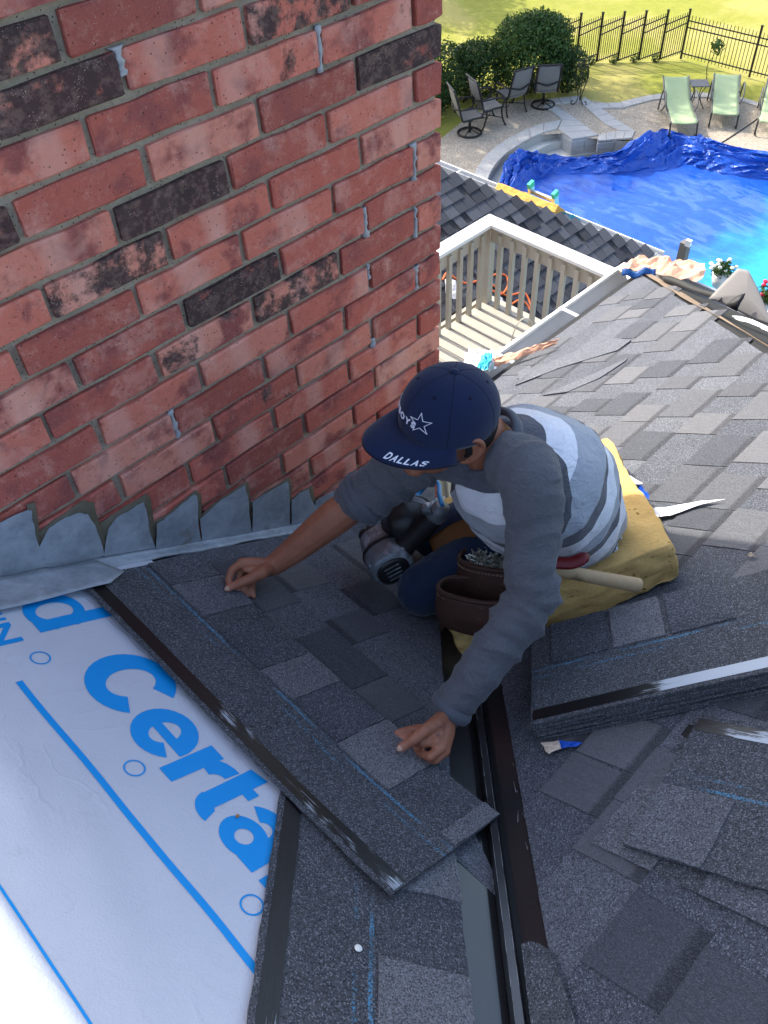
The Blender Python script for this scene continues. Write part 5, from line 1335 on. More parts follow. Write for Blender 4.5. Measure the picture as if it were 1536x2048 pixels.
# stone faces under the raised slabs
mb = MB(); bp = [G(*zC(*p)) for p in [(1070, 262), (1197, 354), (1422, 320), (1428, 366), (1735, 343), (1700, 250), (1262, 202)]][::-1]
bp = bp if sum(bp[j].x * bp[(j + 1) % 7].y - bp[(j + 1) % 7].x * bp[j].y for j in range(7)) > 0 else bp[::-1]
mb.prism([p - V((0, 0, .006)) for p in bp], (0, 0, 1), .6); mb.build('core', M_STONE, coping)
mb = MB(); q = [G(*zC(*p)) for p in ((1060, 268), (1195, 362), (1430, 325), (1425, 375), (1735, 352))]
for a, b in zip(q[:-1], q[1:]):
    n_ = max(1, int((b - a).length / .3))
    for i in range(n_):
        for r_ in range(2):
            t0, t1 = (i + .01) / n_, (i + .99) / n_; p0, p1 = a.lerp(b, t0), a.lerp(b, t1); d = (p1 - p0).normalized(); nn = V((d.y, -d.x, 0))
            p0 = p0 + (V((CC.x - p0.x, CC.y - p0.y, 0)).normalized() * .014); p1 = p1 + (V((CC.x - p1.x, CC.y - p1.y, 0)).normalized() * .014)
            mb = MB(); mb.prism([p0 - V((0, 0, .03 + .16 * r_)), p1 - V((0, 0, .03 + .16 * r_)), p1 - V((0, 0, .185 + .16 * r_)), p0 - V((0, 0, .185 + .16 * r_))][::-1], nn, .04); bevel(mb.build('stone', M_STONE, coping), .008, 1)
# blue tarpaulin over the pool
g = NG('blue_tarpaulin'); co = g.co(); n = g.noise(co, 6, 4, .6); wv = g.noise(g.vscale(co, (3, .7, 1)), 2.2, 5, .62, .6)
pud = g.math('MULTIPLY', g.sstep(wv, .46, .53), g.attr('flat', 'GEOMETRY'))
bright = g.sstep(g.math('ADD', g.math('MULTIPLY', g.sep(co)[1], -1.0), g.math('MULTIPLY', g.noise(co, 1.1, 4), 2.0)), -4.3, -2.6)
c = g.mix(n, lin((14, 62, 158)), lin((28, 92, 190)))
deep = g.mix(g.noise(co, 7, 5, .7), lin((20, 140, 214)), lin((60, 190, 222)))
sky_refl = g.math('MULTIPLY', g.sstep(g.noise(g.vscale(co, (1.6, .55, 1)), 1.5, 6, .65, 1.0), .5, .57), g.attr('flat', 'GEOMETRY')); c = g.mix(g.math('MULTIPLY', sky_refl, .24), c, lin((112, 146, 208)))  # pale blotches: cloudy sky reflection painted into the tarp colour
c = g.mix(g.math('MULTIPLY', bright, g.math('MULTIPLY', g.attr('flat', 'GEOMETRY'), .9)), c, deep)
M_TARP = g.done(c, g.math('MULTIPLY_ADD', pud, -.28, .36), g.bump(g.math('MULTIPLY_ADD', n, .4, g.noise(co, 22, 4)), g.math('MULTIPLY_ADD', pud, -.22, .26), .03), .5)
TZ = GZ - .34
Oc = [G(*p, GZ + .06) for p in [(960, 470), (985, 400), (994, 381), (1005, 345), (1013, 324), (1024, 312), (1039, 305), (1057, 306), (1079, 311)]] + [G(*p, GZ - .3) for p in [(1104, 316), (1157, 319), (1190, 315)]] + [G(*p, GZ + .05) for p in [(1240, 304), (1269, 284), (1302, 273), (1320, 261), (1338, 264), (1389, 280), (1397, 274), (1439, 289), (1536, 315), (1700, 360), (2000, 440)]]
Mc = [G(*p, TZ) for p in [(985, 520), (1012, 450), (1026, 420), (1036, 395), (1048, 378), (1062, 368), (1077, 361), (1100, 357), (1146, 353), (1196, 351), (1250, 350), (1320, 346), (1345, 341), (1373, 333), (1410, 342), (1451, 353), (1536, 364), (1650, 378), (1900, 410)]]
Nc = [V((7.6, 8.0, TZ)), V((7.7, 2.0, TZ)), V((8.0, -20, TZ))]
flat = []; mb = MB(); P = []; nu, nv = 170, 90
OO = smooth_path(Oc, nu); MM = smooth_path(Mc, nu)
for j in range(nv + 1):
    v = j / nv
    for i in range(nu + 1):
        u = i / nu; o_, m_ = OO[i], MM[i]; n_ = polyat(Nc, u)
        if v < .42:
            t = v / .42; p = o_.lerp(m_, t); e = sin(pi * min(1, t * 1.05)) ** .6 if t < .95 else .2
            r1 = noise.noise(V((u * 20 + t * 2.5, t * 4.5, 1))); r2 = noise.noise(V((u * 60 + t * 10, t * 9, 7))); r3 = noise.noise(V((u * 9, t * 11 + u * 18, 4)))
            r4 = noise.noise(V((u * 120 + t * 24, t * 20, 3))); lift = .17 * abs(r1) + .09 * (r3) + .10 * abs(r2) - .05 * abs(r4) + .10 * math.exp(-((t - .82) / .1) ** 2) * (1 + r1)
            lift += .22 * math.exp(-((u - .62) / .05) ** 2) * math.exp(-((t - .25) / .3) ** 2)
            p = p + V((.10 * r2, .10 * r1, lift * e + .05)); flat.append(max(0, (t - .9) * 10) * .0)
        else:
            t = (v - .42) / .58; t = t ** 1.6; p = m_.lerp(n_, t)
            p = p + V((0, 0, .010 * noise.noise(V((p.x * 1.3, p.y * 2.4, 3))) + .006 * noise.noise(V((p.x * 4, p.y * 7, 2))) + .05 * math.exp(-t * 60)))
            flat.append(min(1.0, t * 40))
        P.append(p)
mb.add(P, [(j * (nu + 1) + i, j * (nu + 1) + i + 1, (j + 1) * (nu + 1) + i + 1, (j + 1) * (nu + 1) + i) for j in range(int(nv * .42)) for i in range(nu)], False); mb.add(P, [(j * (nu + 1) + i, j * (nu + 1) + i + 1, (j + 1) * (nu + 1) + i + 1, (j + 1) * (nu + 1) + i) for j in range(int(nv * .42), nv) for i in range(nu)], True); flat = flat + flat
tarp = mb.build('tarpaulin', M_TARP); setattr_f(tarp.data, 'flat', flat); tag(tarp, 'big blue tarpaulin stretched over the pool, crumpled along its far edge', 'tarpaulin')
mb = MB(); mb.ball(G(1032, 303, GZ + .08), (.07, .05, .05), 10, 8); o = mb.build('rope_knot', M_BARE); tag(o, 'brown knot of rope gathering the tarpaulin corner on the coping', 'rope')
rp = MB(); rp.tube(smooth_path([G(1439, 288, GZ + .01), G(1475, 265, GZ + .01), G(1500, 248, GZ + .01), G(1536, 222, GZ + .01)], 20), .012, 6); tag(rp.build('hose', simple('black_hose', (.02, .02, .02), .5)), 'thin black hose running from the tarpaulin past the green loungers', 'hose')
# ================================================================ fence
M_IRON = simple('dark_iron', (.016, .013, .010), .5, .4, var=.2, bump=0)
fence = empty('iron_fence', (19.7, 9.85, GZ), 'black iron picket fence stepping down the lawn to a corner', 'fence')
fc = V((19.71, 9.88, GZ)); f0 = V((17.55, 12.15, GZ))
pm_ = MB(); pm_.box((0, 0, .56), (.042, .042, 1.12)); pm_.box((0, 0, 1.13), (.055, .055, .02)); pm_ = pm_.mesh('post'); pm_.materials.append(M_IRON)
def fbar(name, a, b, r=.011):
    mb = MB(); mb.bar(a, b, r * 2, r * 2.2); return mb.build(name, M_IRON, fence)
pk = MB(); pk.box((0, 0, .5), (.012, .012, 1.0)); pk.add([(-.006, -.006, 1.0), (.006, -.006, 1.0), (.006, .006, 1.0), (-.006, .006, 1.0), (0, 0, 1.03)], [(0, 1, 4), (1, 2, 4), (2, 3, 4), (3, 0, 4)]); pk = pk.mesh('picket'); pk.materials.append(M_IRON)
def place(name, me, p, sc=1.0):
    o = link(name, me, None, fence); o.matrix_basis = Matrix.Translation(p) @ Matrix.Diagonal((1, 1, sc, 1)); return o
NP = 6
for i in range(NP + 1):
    place('post', pm_, f0.lerp(fc, i / NP))
for i in range(NP):
    a, b = f0.lerp(fc, i / NP), f0.lerp(fc, (i + 1) / NP)
    for h0, h1 in ((.80, 1.0), (.62, .84), (.02, .19)): fbar('rail', a + V((0, 0, h0)), b + V((0, 0, h1)))
    for k in range(1, 10):
        t = k / 10; place('picket', pk, a.lerp(b, t) + V((0, 0, lerp(-.02, .13, t))), .93)
f1_ = V((19.74, 8.02, GZ)); dirr = (f1_ - fc)
for s_ in range(3):
    a = fc + dirr * s_; b = a + dirr
    place('post', pm_, b)
    for h in (.88, .73, .136): fbar('rail', a + V((0, 0, h)), b + V((0, 0, h)))
    for k in range(1, 20): place('picket', pk, a.lerp(b, k / 20) + V((0, 0, .06)), .93)
# ================================================================ shrubs, trees
def leaf_mat(name, lo, hi):
    g = NG(name); co = g.co(); v = g.attr('shade', 'GEOMETRY'); n = g.noise(co, 5, 3)
    c = g.mix(g.math('MULTIPLY_ADD', v, .7, g.math('MULTIPLY', n, .3)), lo, hi)
    m = g.done(c, .5, None, .3)
    tr = g.node('BsdfTranslucent', {'Color': g.mix(.35, c, (.12, .2, .02, 1))}); mx = g.node('MixShader', {0: .25, 1: g.b.outputs[0], 2: tr.outputs[0]}); g.t.links.new(mx.outputs[0], g.out.inputs['Surface']); return m
M_LEAF = leaf_mat('shrub_leaves', rgb(.014, .042, .009), rgb(.075, .15, .03)); M_LEAF2 = leaf_mat('dark_shrub_leaves', rgb(.010, .03, .008), rgb(.05, .105, .026))
M_LEAF3 = leaf_mat('tree_leaves', rgb(.03, .06, .012), rgb(.08, .12, .03)); M_BARK = simple('bark', (.07, .05, .035), .9, bump=.8, bd=.01)
def leaves(name, lobes, n, size, mat, parent, seed, hollow=.55):
    """leaf quads through the outer part of several lobes (centre, radii)"""
    rd = random.Random(seed); vs_ = []; fs = []; sh = []
    wt = [l[1][0] * l[1][1] + l[1][0] * l[1][2] for l in lobes]
    for _ in range(n):
        c, r = rd.choices(lobes, wt)[0]
        d = V((rd.gauss(0, 1), rd.gauss(0, 1), rd.gauss(0, 1))).normalized(); k = lerp(hollow, 1.0, rd.random() ** .5)
        k *= 1 + .16 * noise.noise(d * 3.3 + V(c)) + .12 * noise.noise(d * 8 + V(c))
        p = V((c[0] + d.x * r[0] * k, c[1] + d.y * r[1] * k, c[2] + d.z * r[2] * k))
        if p.z < c[2] - r[2] * .97: continue
        q = (d + V((rd.gauss(0, .6), rd.gauss(0, .6), rd.gauss(0, .6)))).normalized(); a = q.orthogonal().normalized(); b = q.cross(a); t = rd.uniform(0, 2 * pi)
        a, b = a * cos(t) + b * sin(t), b * cos(t) - a * sin(t); s_ = size * rd.uniform(.6, 1.25); i0 = len(vs_)
        vs_ += [p - a * s_, p + b * s_ * .45 + q * s_ * .15, p + a * s_, p - b * s_ * .45 + q * s_ * .15]; fs.append((i0, i0 + 1, i0 + 2, i0 + 3))
        s0 = rd.random(); sh += [s0] * 4
    me = bpy.data.meshes.new(name); me.from_pydata(vs_, [], fs); me.update(); o = link(name, me, mat, parent); setattr_f(me, 'shade', sh); return o
def shrub(name, base, lobes, n, size, mat, label, cat, seed):
    t = empty(name, base, label, cat); st = MB(); rd = random.Random(seed)
    for c, r in lobes[:4]:
        c = V(c); b_ = V((lerp(base[0], c.x, .4), lerp(base[1], c.y, .4), GZ - .03)); st.tube([b_, b_.lerp(c, .5) + V((rd.uniform(-.06, .06), rd.uniform(-.06, .06), 0)), c], [.03, .022, .01], 6)
        for _ in range(5): st.tube([b_.lerp(c, .5), c + V((rd.uniform(-.7, .7) * r[0], rd.uniform(-.7, .7) * r[1], rd.uniform(-.2, .7) * r[2]))], [.012, .004], 5)
    st.build('stem', M_BARK, t); cr_ = leaves('crown', lobes, n, size, mat, t, seed); return t
z = GZ
shrub('round_shrub', (15.75, 11.55, z), [((15.8, 11.6, z + .85), (1.0, .95, .85)), ((15.5, 11.75, z + 1.2), (.62, .6, .5)), ((16.2, 11.45, z + 1.15), (.6, .6, .5)), ((15.9, 11.5, z + 1.35), (.55, .55, .42))], 15000, .042, M_LEAF, 'tall round dark green shrub behind the patio chairs', 'shrub', 1)
shrub('low_hedge', (14.2, 12.5, z), [((14.9, 12.35, z + .6), (.85, .7, .66)), ((14.0, 12.75, z + .62), (1.0, .7, .68)), ((13.1, 12.75, z + .5), (1.0, .8, .6)), ((14.6, 12.3, z + .95), (.5, .5, .35))], 15000, .045, M_LEAF2, 'lower dark hedge beside the brick chimney, left of the round shrub', 'hedge', 2)
shrub('small_shrub', (16.35, 10.85, z), [((16.4, 10.9, z + .5), (.5, .48, .52)), ((16.2, 11.1, z + .65), (.45, .42, .45))], 5500, .036, M_LEAF2, 'small dark shrub at the right foot of the tall round shrub', 'shrub', 3)
shrub('climbing_vine', (17.3, 12.1, z), [((17.25, 12.0, z + .75), (.24, .22, .42)), ((17.1, 12.25, z + 1.0), (.3, .28, .2))], 3000, .034, M_LEAF2, 'dark climbing vine hanging on the end of the iron fence', 'vine', 4)
for i, t in enumerate((1, 2, 3, 4, 5)):
    p = f0.lerp(fc, t / NP) + V((-.12, .05, 0))
    if i >= 0: shrub('grass_tuft', p, [(tuple(p + V((0, 0, .05))), (.13, .1, .11))], 120, .03, M_LEAF2, ['weedy tuft at the foot of the second fence post', 'weedy tuft at the foot of the third fence post', 'weedy tuft at the foot of the middle fence post', 'weedy tuft at the foot of the post before the corner', 'weedy tuft two posts before the fence corner'][[0, 1, 2, 4, 3][i]], 'weeds', 10 + i)
def tree(base, h, lobes, n, label, seed):
    t = empty('shade_tree', base, label, 'tree'); b = V(base); tr = MB(); top = b + V((0, 0, h * .75)); tr.tube([b, b.lerp(top, .4) + V((.1, .05, 0)), top], [.2, .15, .06], 10)
    for c, r in lobes: tr.tube([b.lerp(top, .6), b.lerp(top, .8).lerp(V(c), .5), V(c)], [.08, .05, .02], 7)
    tr.build('trunk', M_BARK, t); leaves('crown', lobes, n, .11, M_LEAF3, t, seed, .15); return t
tree((14.6, 16.6, z), 6.5, [((14.3, 16.2, z + 5.4), (2.3, 1.9, 1.3)), ((16.4, 15.6, z + 5.6), (1.9, 1.6, 1.2)), ((18.0, 14.2, z + 5.6), (1.6, 1.2, 1.0)), ((12.2, 16.5, z + 4.9), (1.5, 1.4, 1.0))], 9000, 'broad leafy tree shading the pool terrace', 5)
tree((19.5, 21.5, z), 4.5, [((19.0, 20.6, z + 3.6), (1.7, 1.5, 1.1)), ((20.6, 21.8, z + 3.8), (1.3, 1.3, 1.0))], 4500, 'smaller leafy tree on the open lawn beyond the chimney', 6)
sap = empty('sapling', (19.1, 8.77, z), 'thin young sapling with a few leaves in front of the iron fence', 'sapling')
mb = MB(); sp_ = V((19.1, 8.77, z - .03)); mb.tube(smooth_path([sp_, sp_ + V((.0, .06, .3)), sp_ + V((.02, -.04, .55)), sp_ + V((.05, -.06, .85))], 10), [.010 - .0006 * i for i in range(11)], 6); mb.build('stem', M_BARK, sap)
leaves('leaf_cluster', [(tuple(sp_ + V((.05, -.08, .72))), (.16, .18, .2))], 90, .06, M_LEAF, sap, 7, .1)
# ================================================================ terrace furniture
M_SLING = simple('grey_sling_mesh', lin((122, 120, 116))[:3], .8, .2, var=.12, scale=120, bump=.2)
M_GSLING = simple('sage_sling_mesh', lin((164, 180, 136))[:3], .7, .25, var=.1, scale=120, bump=.2)
M_FRAMEB = simple('black_chair_frame', (.014, .013, .012), .45, .4, bump=0); M_FRAMEG = simple('bronze_lounger_frame', (.11, .105, .095), .45, .4, bump=0)
def T_(mb, pts, r=.014, n=8, k=14): mb.tube(smooth_path(pts, k), r, n); return mb
def sling(fn, nu, nv, mat, name, parent): mb = MB(); mb.grid(fn, nu, nv); return solidify(mb.build(name, mat, parent, local=True), .006)
def patio_chair(loc, rz, label, swivel):
    t = empty('patio_chair', loc, label, 'chair', 'black patio chairs by the hedge', rz)
    W_ = .25
    prof = lambda v: (lerp(.22, -.24, v / .42), lerp(.44, .40, v / .42)) if v < .42 else (-.24 - .20 * (v - .42) / .58 - .02 * sin((v - .42) / .58 * pi), .40 + .64 * (v - .42) / .58)
    sling(lambda u, v: V((prof(v * .42)[0], lerp(-W_, W_, u), prof(v * .42)[1] - .015 * sin(pi * u))), 8, 8, M_SLING, 'seat', t)
    sling(lambda u, v: V((prof(.44 + v * .55)[0] - .02 * sin(pi * u), lerp(-W_, W_, u), prof(.44 + v * .55)[1])), 8, 10, M_SLING, 'backrest', t)
    for s_ in (1, -1):
        y = s_ * (W_ + .012); mb = MB(); T_(mb, [V((.24, y, .42)), V((0, y, .42)), V((-.22, y, .39)), V((-.28, y, .46)), V((-.36, y, .75)), V((-.46, y, 1.06))], .022, k=24); mb.build('side_rail', M_FRAMEB, t, local=True)
        mb = MB(); ya = s_ * (W_ + .06); T_(mb, [V((-.33, y, .64)), V((-.2, ya, .66)), V((.08, ya, .66)), V((.2, ya, .60)), V((.16, ya, .46)), V((.05, y, .42))], .020, k=22); mb.build('armrest', M_FRAMEB, t, local=True)
    mb = MB(); T_(mb, [V((-.345, -W_, .66)), V((-.39, 0, .60)), V((-.345, W_, .66))], .020); mb.build('back_brace', M_FRAMEB, t, local=True)
    mb = MB(); T_(mb, [V((-.46, -W_ - .02, 1.06)), V((-.465, 0, 1.06)), V((-.46, W_ + .02, 1.06))], .022); mb.build('top_rail', M_FRAMEB, t, local=True)
    mb = MB()
    if swivel:
        T_(mb, [V((.26 * cos(a), .26 * sin(a), .018)) for a in [2 * pi * i / 24 for i in range(25)]], .026, k=48); mb.build('base_ring', M_FRAMEB, t, local=True); mb = MB()
        mb.tube([V((0, 0, .03)), V((0, 0, .40))], [.035, .03], 10)
        for k in range(4): a = pi / 4 + k * pi / 2; T_(mb, [V((.26 * cos(a), .26 * sin(a), .02)), V((.12 * cos(a), .12 * sin(a), .06)), V((0, 0, .12))], .012)
        mb.build('pedestal', M_FRAMEB, t, local=True)
    else:
        for sx, sy in ((1, 1), (1, -1), (-1, 1), (-1, -1)):
            mb = MB(); T_(mb, [V((.18 * sx, W_ * sy, .42)), V((.2 * sx, W_ * sy, .25)), V((.24 * sx, (W_ + .01) * sy, .1)), V((.30 * sx, (W_ + .02) * sy, .0))], .020); mb.build('leg', M_FRAMEB, t, local=True)
        mb = MB(); mb.tube([V((.21, -W_, .18)), V((-.21, W_, .18))], .01, 6); mb.tube([V((.21, W_, .18)), V((-.21, -W_, .18))], .01, 6); mb.build('stretcher', M_FRAMEB, t, local=True)
    return t
patio_chair((13.17, 11.17, z + .002), radians(-30), 'black framed grey sling patio chair nearest the chimney, on a round swivel base', True)
patio_chair((13.83, 11.18, z + .002), radians(-22), 'black framed grey sling patio chair on four legs, second from the chimney', False)
patio_chair((14.66, 11.24, z + .002), radians(74), 'black framed grey sling patio chair turned away with its pale seat showing left', False)
patio_chair((15.36, 10.82, z + .002), radians(46), 'black framed grey sling swivel chair farthest right before the round shrub', True)
def lounger(loc, rz, label, back):
    t = empty('sun_lounger', loc, label, 'sun lounger', 'green sling loungers by the pool', rz); W_ = .27
    bx, bz = cos(back), sin(back)
    def prof(v):
        if v < .62: return (lerp(0, 1.12, v / .62), .33 - .03 * sin(v / .62 * pi) - (.03 * (1 - v / .06) if v < .06 else 0))
        d = .70 * (v - .62) / .38; return (1.12 + d * bx, .33 + d * bz)
    sling(lambda u, v: V((prof(v)[0], lerp(-W_, W_, u), prof(v)[1] - .02 * sin(pi * u))), 8, 30, M_GSLING, 'sling', t)
    for s_ in (1, -1):
        y = s_ * (W_ + .014)
        mb = MB(); T_(mb, [V((*[prof(v)[0]], y, prof(v)[1])) for v in (0, .15, .3, .45, .6)], .018, k=20); mb.build('side_rail', M_FRAMEG, t, local=True)
        mb = MB(); T_(mb, [V((prof(v)[0], y, prof(v)[1])) for v in (.63, .8, 1.0)], .018, k=12); mb.build('back_rail', M_FRAMEG, t, local=True)
        ya = s_ * (W_ + .07); mb = MB(); T_(mb, [V((.55, y, .32)), V((.62, ya, .45)), V((.85, ya, .58)), V((1.1, ya, .56)), V((1.25, ya, .40)), V((1.38, ya, .02))], .018, k=30); mb.build('armrest', M_FRAMEG, t, local=True)
        mb = MB(); T_(mb, [V((.06, y, .32)), V((.0, y, .2)), V((-.06, y, .06)), V((.02, y, .015)), V((.12, y, .01))], .018, k=20); mb.build('leg', M_FRAMEB, t, local=True)
        mb = MB(); T_(mb, [V((.95, y, .32)), V((1.1, y, .16)), V((1.3, y, .02))], .015, k=10); mb.build('leg', M_FRAMEB, t, local=True)
    return t
lounger((15.96, 7.50, z + .002), radians(40), 'sage green sling lounger with its foot on the edge of the tarpaulin', radians(22))
lounger((16.90, 7.08, z + .002), radians(30), 'sage green sling lounger with raised back beside the small square table', radians(10))
lounger((17.15, 6.12, z + .002), radians(24), 'sage green sling lounger cut off by the right edge of the picture', radians(20))
tb = empty('side_table', (17.52, 8.14, z), 'small square dark metal side table between the green loungers', 'side table', rz=radians(40))
mb = MB(); mb.box((0, 0, .5), (.4, .4, .02)); bevel(mb.build('table_top', simple('grey_table_top', (.12, .115, .11), .5), tb, local=True), .006)
for sx, sy in ((1, 1), (1, -1), (-1, 1), (-1, -1)):
    mb = MB(); T_(mb, [V((.14 * sx, .14 * sy, .49)), V((.07 * sx, .07 * sy, .3)), V((.08 * sx, .08 * sy, .15)), V((.17 * sx, .17 * sy, .0))], .010); mb.build('leg', M_FRAMEB, tb, local=True)
ps_ = empty('plant_stand', (15.95, 10.23, z), 'wrought iron plant stand with curled feet beside the stone band', 'plant stand')
mb = MB(); mb.tube([V((.11 * cos(a), .11 * sin(a), .84)) for a in [2 * pi * i / 20 for i in range(21)]], .012, 6); mb.tube([V((.12 * cos(a), .12 * sin(a), .92)) for a in [2 * pi * i / 20 for i in range(21)]], .010, 6); mb.build('ring', M_IRON, ps_, local=True)
for k in range(3):
    a = .5 + k * 2 * pi / 3; e = V((cos(a), sin(a), 0)); mb = MB(); T_(mb, [e * .12 + V((0, 0, .92)), e * .17 + V((0, 0, .7)), e * .1 + V((0, 0, .4)), e * .04 + V((0, 0, .15)), e * .12 + V((0, 0, .02)), e * .2 + V((0, 0, .04)), e * .19 + V((0, 0, .10)), e * .15 + V((0, 0, .08))], .011, k=34); mb.build('leg', M_IRON, ps_, local=True)
# post, flowers by the pool
M_GPOST = simple('grey_weathered_post', lin((120, 116, 112))[:3], .85, var=.3, scale=9, bump=.5)
pt = D(1372, 484, 11.2); post = empty('grey_post', V((pt.x, pt.y, z)), 'weathered grey post with a white tag at its top, above the wrapper', 'post')
mb = MB(); mb.box((pt.x, pt.y, (pt.z + z - .6) / 2), (.11, .11, pt.z - z + .6)); mb.build('shaft', M_GPOST, post)
tg = D(1377, 486, 11.08); mb = MB(); mb.box(tg, (.05, .07, .085)); mb.build('tag', M_WHITE, post)
M_POT = simple('white_pot', (.7, .7, .68), .5); M_PET = simple('white_petal', (.8, .8, .66), .6, bump=0); M_RED = simple('red_petal', lin((214, 40, 70))[:3], .6, bump=0)
def flowers(px, py, d, label, petal, n, seed):
    c = D(px, py, d); t = empty('flower_pot', (c.x, c.y, z), label, 'flower pot'); mb = MB(); b = V((c.x, c.y, z)); mb.tube([b, V((c.x, c.y, c.z - .18))], [.05, .05], 10); mb.tube([V((c.x, c.y, c.z - .24)), V((c.x, c.y, c.z - .06))], [.09, .13], 14); mb.build('pot', M_POT, t)
    leaves('foliage', [(tuple(c), (.16, .16, .11))], 260, .035, M_LEAF, t, seed, .2); rd = random.Random(seed)
    for k in range(n):
        q = c + V((rd.uniform(-.15, .15), rd.uniform(-.15, .15), rd.uniform(.03, .13))); mb = MB(); mb.ball(q, (.03, .03, .02), 8, 6); mb.build('blossom', petal, t)
flowers(1446, 540, 11.5, 'pot of white and yellow flowers on a stand beyond the hip', M_PET, 14, 3)
flowers(1530, 592, 10.8, 'pot of red flowers half hidden by the bent hip shingle', M_RED, 8, 4)
# ================================================================ tools on and beside the worker
M_SUEDE = M_LEATHER
dP = (D(1, 1, 1) - CC).length
pouch = empty('tool_pouch', D(945, 1225, 1.99), 'dark brown leather tool pouch with two open pockets full of roofing nails', 'tool pouch')
def pocket(name, c, rx, ry, h, ax, lat, mat, tilt=0.0, bulge=1.12):
    """open leather pocket: mouth ring at c, hanging h along -ax"""
    mb = MB(); rows = []
    for i in range(11):
        t = i / 10; k = (lerp(1.0, bulge, sin(pi * min(1, t * 1.25) * .8)) if t < .85 else lerp(bulge * .85, .3, (t - .85) / .15))
        rows.append(ringpts(c - ax * (h * t), ax, lat, rx * k, ry * k * (.9 if t > .5 else 1), 24, 2.6))
    mb.loft(rows, cap=False); mb.f.append(list(range(240, 264))); mb.sm.append(True); mb.mi.append(0)
    return solidify(mb.build(name, mat, pouch), .004)
pax = cdir(-.10, -.90, -.42); plat = cdir(.86, .28, -.42)
c1 = D(950, 1180, 1.965); c2 = D(985, 1118, 2.02)
b1 = pocket('pocket', c1, .088, .047, .115, pax, plat, M_LEATHER)
b2 = pocket('pocket', c2, .080, .050, .15, pax, plat, M_LEATHER)
M_STITCH = simple('pale_stitch', lin((170, 140, 110))[:3], .7, bump=0)
for c, rx, ry, b in ((c1, .088, .047, b1), (c2, .080, .050, b2)):
    mb = MB(); P = ringpts(c, pax, plat, rx * 1.01, ry * 1.01, 40, 2.6); mb.tube(P + [P[0]], .0062, 8); mb.build('rim', M_LEATHER, b)
    st_ = MB(); P = ringpts(c - pax * .012, pax, plat, rx * 1.055, ry * 1.055, 60, 2.6)
    for i in range(0, 60): a_, b_ = P[i], P[(i + 1) % 60]; st_.tube([a_, a_.lerp(b_, .6)], .0011, 4)
    so2 = st_.build('stitching', M_STITCH, b); so2['kind'] = 'stuff'
M_NAILG = simple('galvanised_nail', (.42, .43, .36), .35, .5, metal=.7, bump=0)
nm_ = MB(); rd = random.Random(9)
for i in range(260):
    a = rd.uniform(0, 2 * pi); r = sqrt(rd.random()); p = c2 + plat * (.066 * r * cos(a)) + plat.cross(pax) * (.038 * r * sin(a)) - pax * (.006 + rd.uniform(0, .012))
    d = V((rd.gauss(0, 1), rd.gauss(0, 1), rd.gauss(0, .6))).normalized(); nm_.tube([p - d * .012, p + d * .012], .0014, 4, True, False); nm_.tube([p + d * .012, p + d * .0132], .0042, 7, True, False)
o = nm_.build('roofing_nails', M_NAILG); tag(o, 'heap of galvanised roofing nails in the rear pocket of the tool pouch', 'nails', kind='stuff')
mb = MB(); mb.grid(lambda u, v: D(lerp(880, 1012, u), lerp(1180, 1082, u) + lerp(0, 85, v) - 12 * sin(pi * u), 2.06 + .02 * v), 10, 6); solidify(mb.build('backing_flap', M_LEATHER, pouch), .005)
mb = MB(); mb.grid(lambda u, v: D(lerp(858, 960, u) + 14 * v, lerp(1078, 1030, u) + lerp(0, 38, v) - 8 * sin(pi * u), lerp(2.16, 2.06, u)), 12, 5); tag(solidify(mb.build('tool_belt', M_TAN), .006), 'brown leather tool belt across the worker lap', 'belt')
# hammer
hm = empty('hammer', D(1190, 1150, 2.0), 'hammer with a worn wooden handle and red grip lying on the foam pad', 'hammer')
g = NG('worn_wood_handle'); co = g.co(); n = g.noise(g.vscale(co, (40, 40, 40)), 1, 5, .7); n2 = g.noise(co, 9, 4)
M_WOODH = g.done(g.mix(g.sstep(n2, .5, .68), g.mix(n, lin((168, 140, 104)), lin((196, 172, 134))), lin((104, 84, 62))), .7, g.bump(n, .3, .002), .25)
h0, h1 = D(1098, 1137, 1.83), D(1277, 1171, 1.915); mb = MB(); mb.tube(smooth_path([h0, h0.lerp(h1, .5), h1], 12), [.0125 + .0035 * (i / 12) for i in range(13)], 14, flat=1.15); bevel(mb.build('handle', M_WOODH, hm), .003)
M_REDP = simple('red_grip', lin((104, 18, 22))[:3], .45, .4, bump=.1); mb = MB(); mb.tube(smooth_path([D(1100, 1124, 1.80), D(1140, 1126, 1.80), D(1166, 1117, 1.80), D(1176, 1122, 1.80)], 14), [.016] * 12 + [.014, .011, .006], 12, flat=.6); mb.build('grip', M_REDP, hm)
M_STEEL = simple('tool_steel', (.35, .35, .36), .35, .5, metal=.9); mb = MB(); mb.tube([D(1082, 1120, 1.84), D(1088, 1150, 1.82)], .017, 12); mb.build('head', M_STEEL, hm)
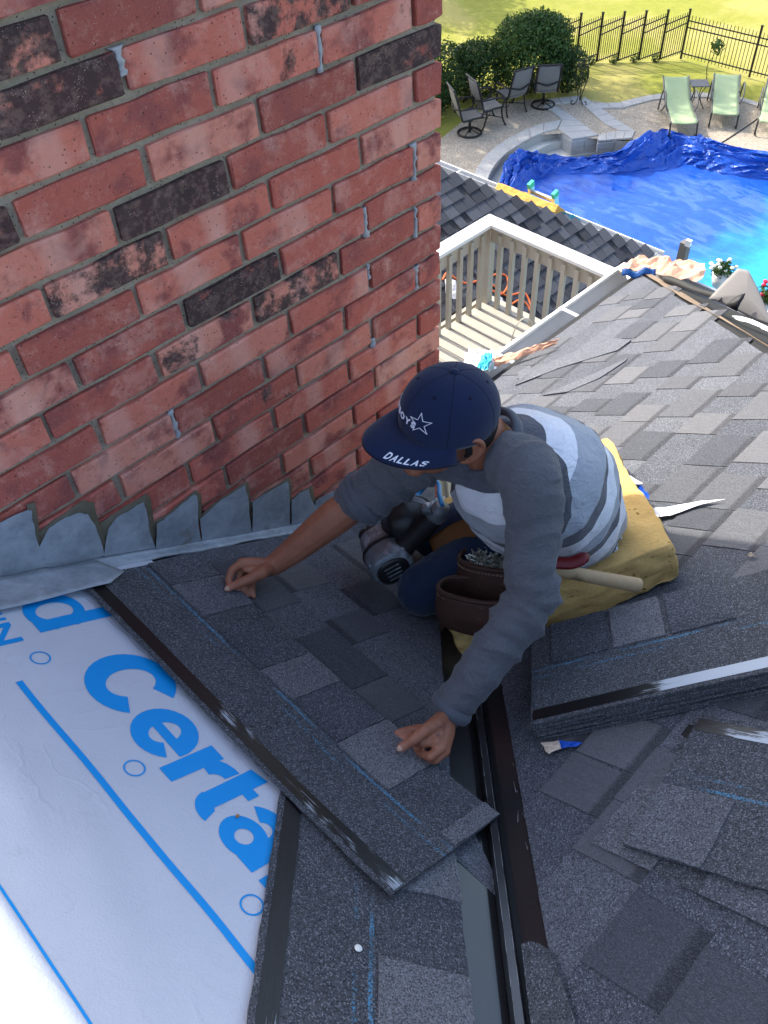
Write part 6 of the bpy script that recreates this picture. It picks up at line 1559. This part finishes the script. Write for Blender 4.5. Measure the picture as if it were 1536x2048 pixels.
# coil nailer
gun = empty('nail_gun', D(800, 1090, 2.22), 'black and silver pneumatic coil roofing nailer lying against the worker knee', 'nail gun')
g = NG('scuffed_magnesium'); co = g.co(); n = g.noise(co, 60, 5, .7); n2 = g.noise(co, 14, 4, .65, .5)
M_MAG = g.done(g.mix(g.sstep(n2, .5, .66), g.mix(n, lin((84, 90, 95)), lin((134, 141, 146))), lin((170, 178, 184))), g.math('MULTIPLY_ADD', n, .3, .3), g.bump(n, .3, .002), .5, .35)
M_BLKP = simple('black_plastic', (.012, .012, .013), .4, .5, var=.2); M_RUB = simple('black_rubber', (.010, .010, .011), .6, .4, var=.2)
gz0, gz1 = D(757, 1082, 2.215), D(803, 1172, 2.085); ga = (gz1 - gz0).normalized()
mb = MB(); lt = CW.cross(ga).normalized()
mb.loft([ringpts(gz0 + ga * t, ga, lt, r * 1.08, r, 28, 2.4) for t, r in ((-.02, .030), (-.012, .042), (.0, .045), (.02, .047), (.045, .049), (.06, .052), (.09, .053), (.108, .051), (.118, .045))]); mb.build('cylinder', M_MAG, gun)
mb = MB(); mb.loft([ringpts(gz0 + ga * t, ga, lt, r * 1.08, r, 28, 2.4) for t, r in ((.046, .051), (.048, .0535), (.056, .0535), (.058, .051))]); mb.build('gasket', M_RUB, gun)
mb = MB(); mb.loft([ringpts(gz0 + ga * t, ga, lt, r * 1.1, r, 28, 2.2) for t, r in ((.112, .040), (.122, .038), (.125, .030))]); ec = mb.build('end_cap', M_BLKP, gun)
for k in range(4):
    c_ = gz0 + ga * .1255 + lt.cross(ga) * (-.02 + .0135 * k); mb = MB(); mb.bar(c_ - lt * .02, c_ + lt * .02, .003, .003, ga); mb.build('vent', M_MAG, ec)
for an in (35, 145, 215, 325):
    e = lt * cos(radians(an)) + lt.cross(ga) * sin(radians(an)); mb = MB(); mb.tube([gz0 + ga * .062 + e * .054, gz0 + ga * .104 + e * .054], .0065, 8); mb.build('bolt', M_MAG, gun)
hg0, hg1 = D(803, 1098, 2.15), D(868, 1034, 2.10)
mb = MB(); mb.tube(smooth_path([hg0, hg0.lerp(hg1, .5), hg1], 12), [.030, .029, .027, .026, .026, .026, .026, .026, .026, .027, .027, .027, .026], 16); mb.build('handle', M_RUB, gun)
hc1 = D(884, 1012, 2.07); mb = MB(); mb.tube([hg1, hg1.lerp(hc1, .3), hg1.lerp(hc1, .6), hc1], [.026, .028, .022, .021], 14); mb.build('air_fitting', M_MAG, gun)
mb = MB(); mb.tube([D(806, 1040, 2.2), D(830, 1040, 2.13)], [.062, .062], 26); mb.build('magazine', M_BLKP, gun)
mb = MB()
for k in range(3): mb.tube(smooth_path([D(772 + 3 * k, 1040, 2.16), D(785 + 2 * k, 1012 - 3 * k, 2.13), D(815, 1000 - 3 * k, 2.10), D(846, 1006 - 2 * k, 2.09), D(862, 1018, 2.09)], 14), .0032, 6)
mb.build('nail_coil', M_MAG, gun)
mb = MB(); mb.box(D(742, 1076, 2.24), (.05, .03, .05), Matrix.Rotation(.6, 3, 'Z')); mb.tube([D(725, 1068, 2.26), D(760, 1082, 2.22)], .018, 10); bevel(mb.build('nose', M_BLKP, gun), .004)
mb = MB(); mb.tube([D(858, 1012, 2.085), D(846, 1022, 2.07)], .012, 10); mb.tube([D(850, 1008, 2.07), D(862, 1030, 2.07)], .006, 8); mb.build('lever', M_MAG, gun)
mb = MB(); mb.tube(smooth_path([D(884, 1012, 2.07), D(879, 990, 2.1), D(877, 968, 2.2), D(862, 962, 2.3), D(840, 985, 2.34), D(825, 1002, 2.3)], 24), .0062, 8)
mb.build('air_hose', simple('blue_hose', lin((20, 130, 190))[:3], .45, .4, bump=0), gun)
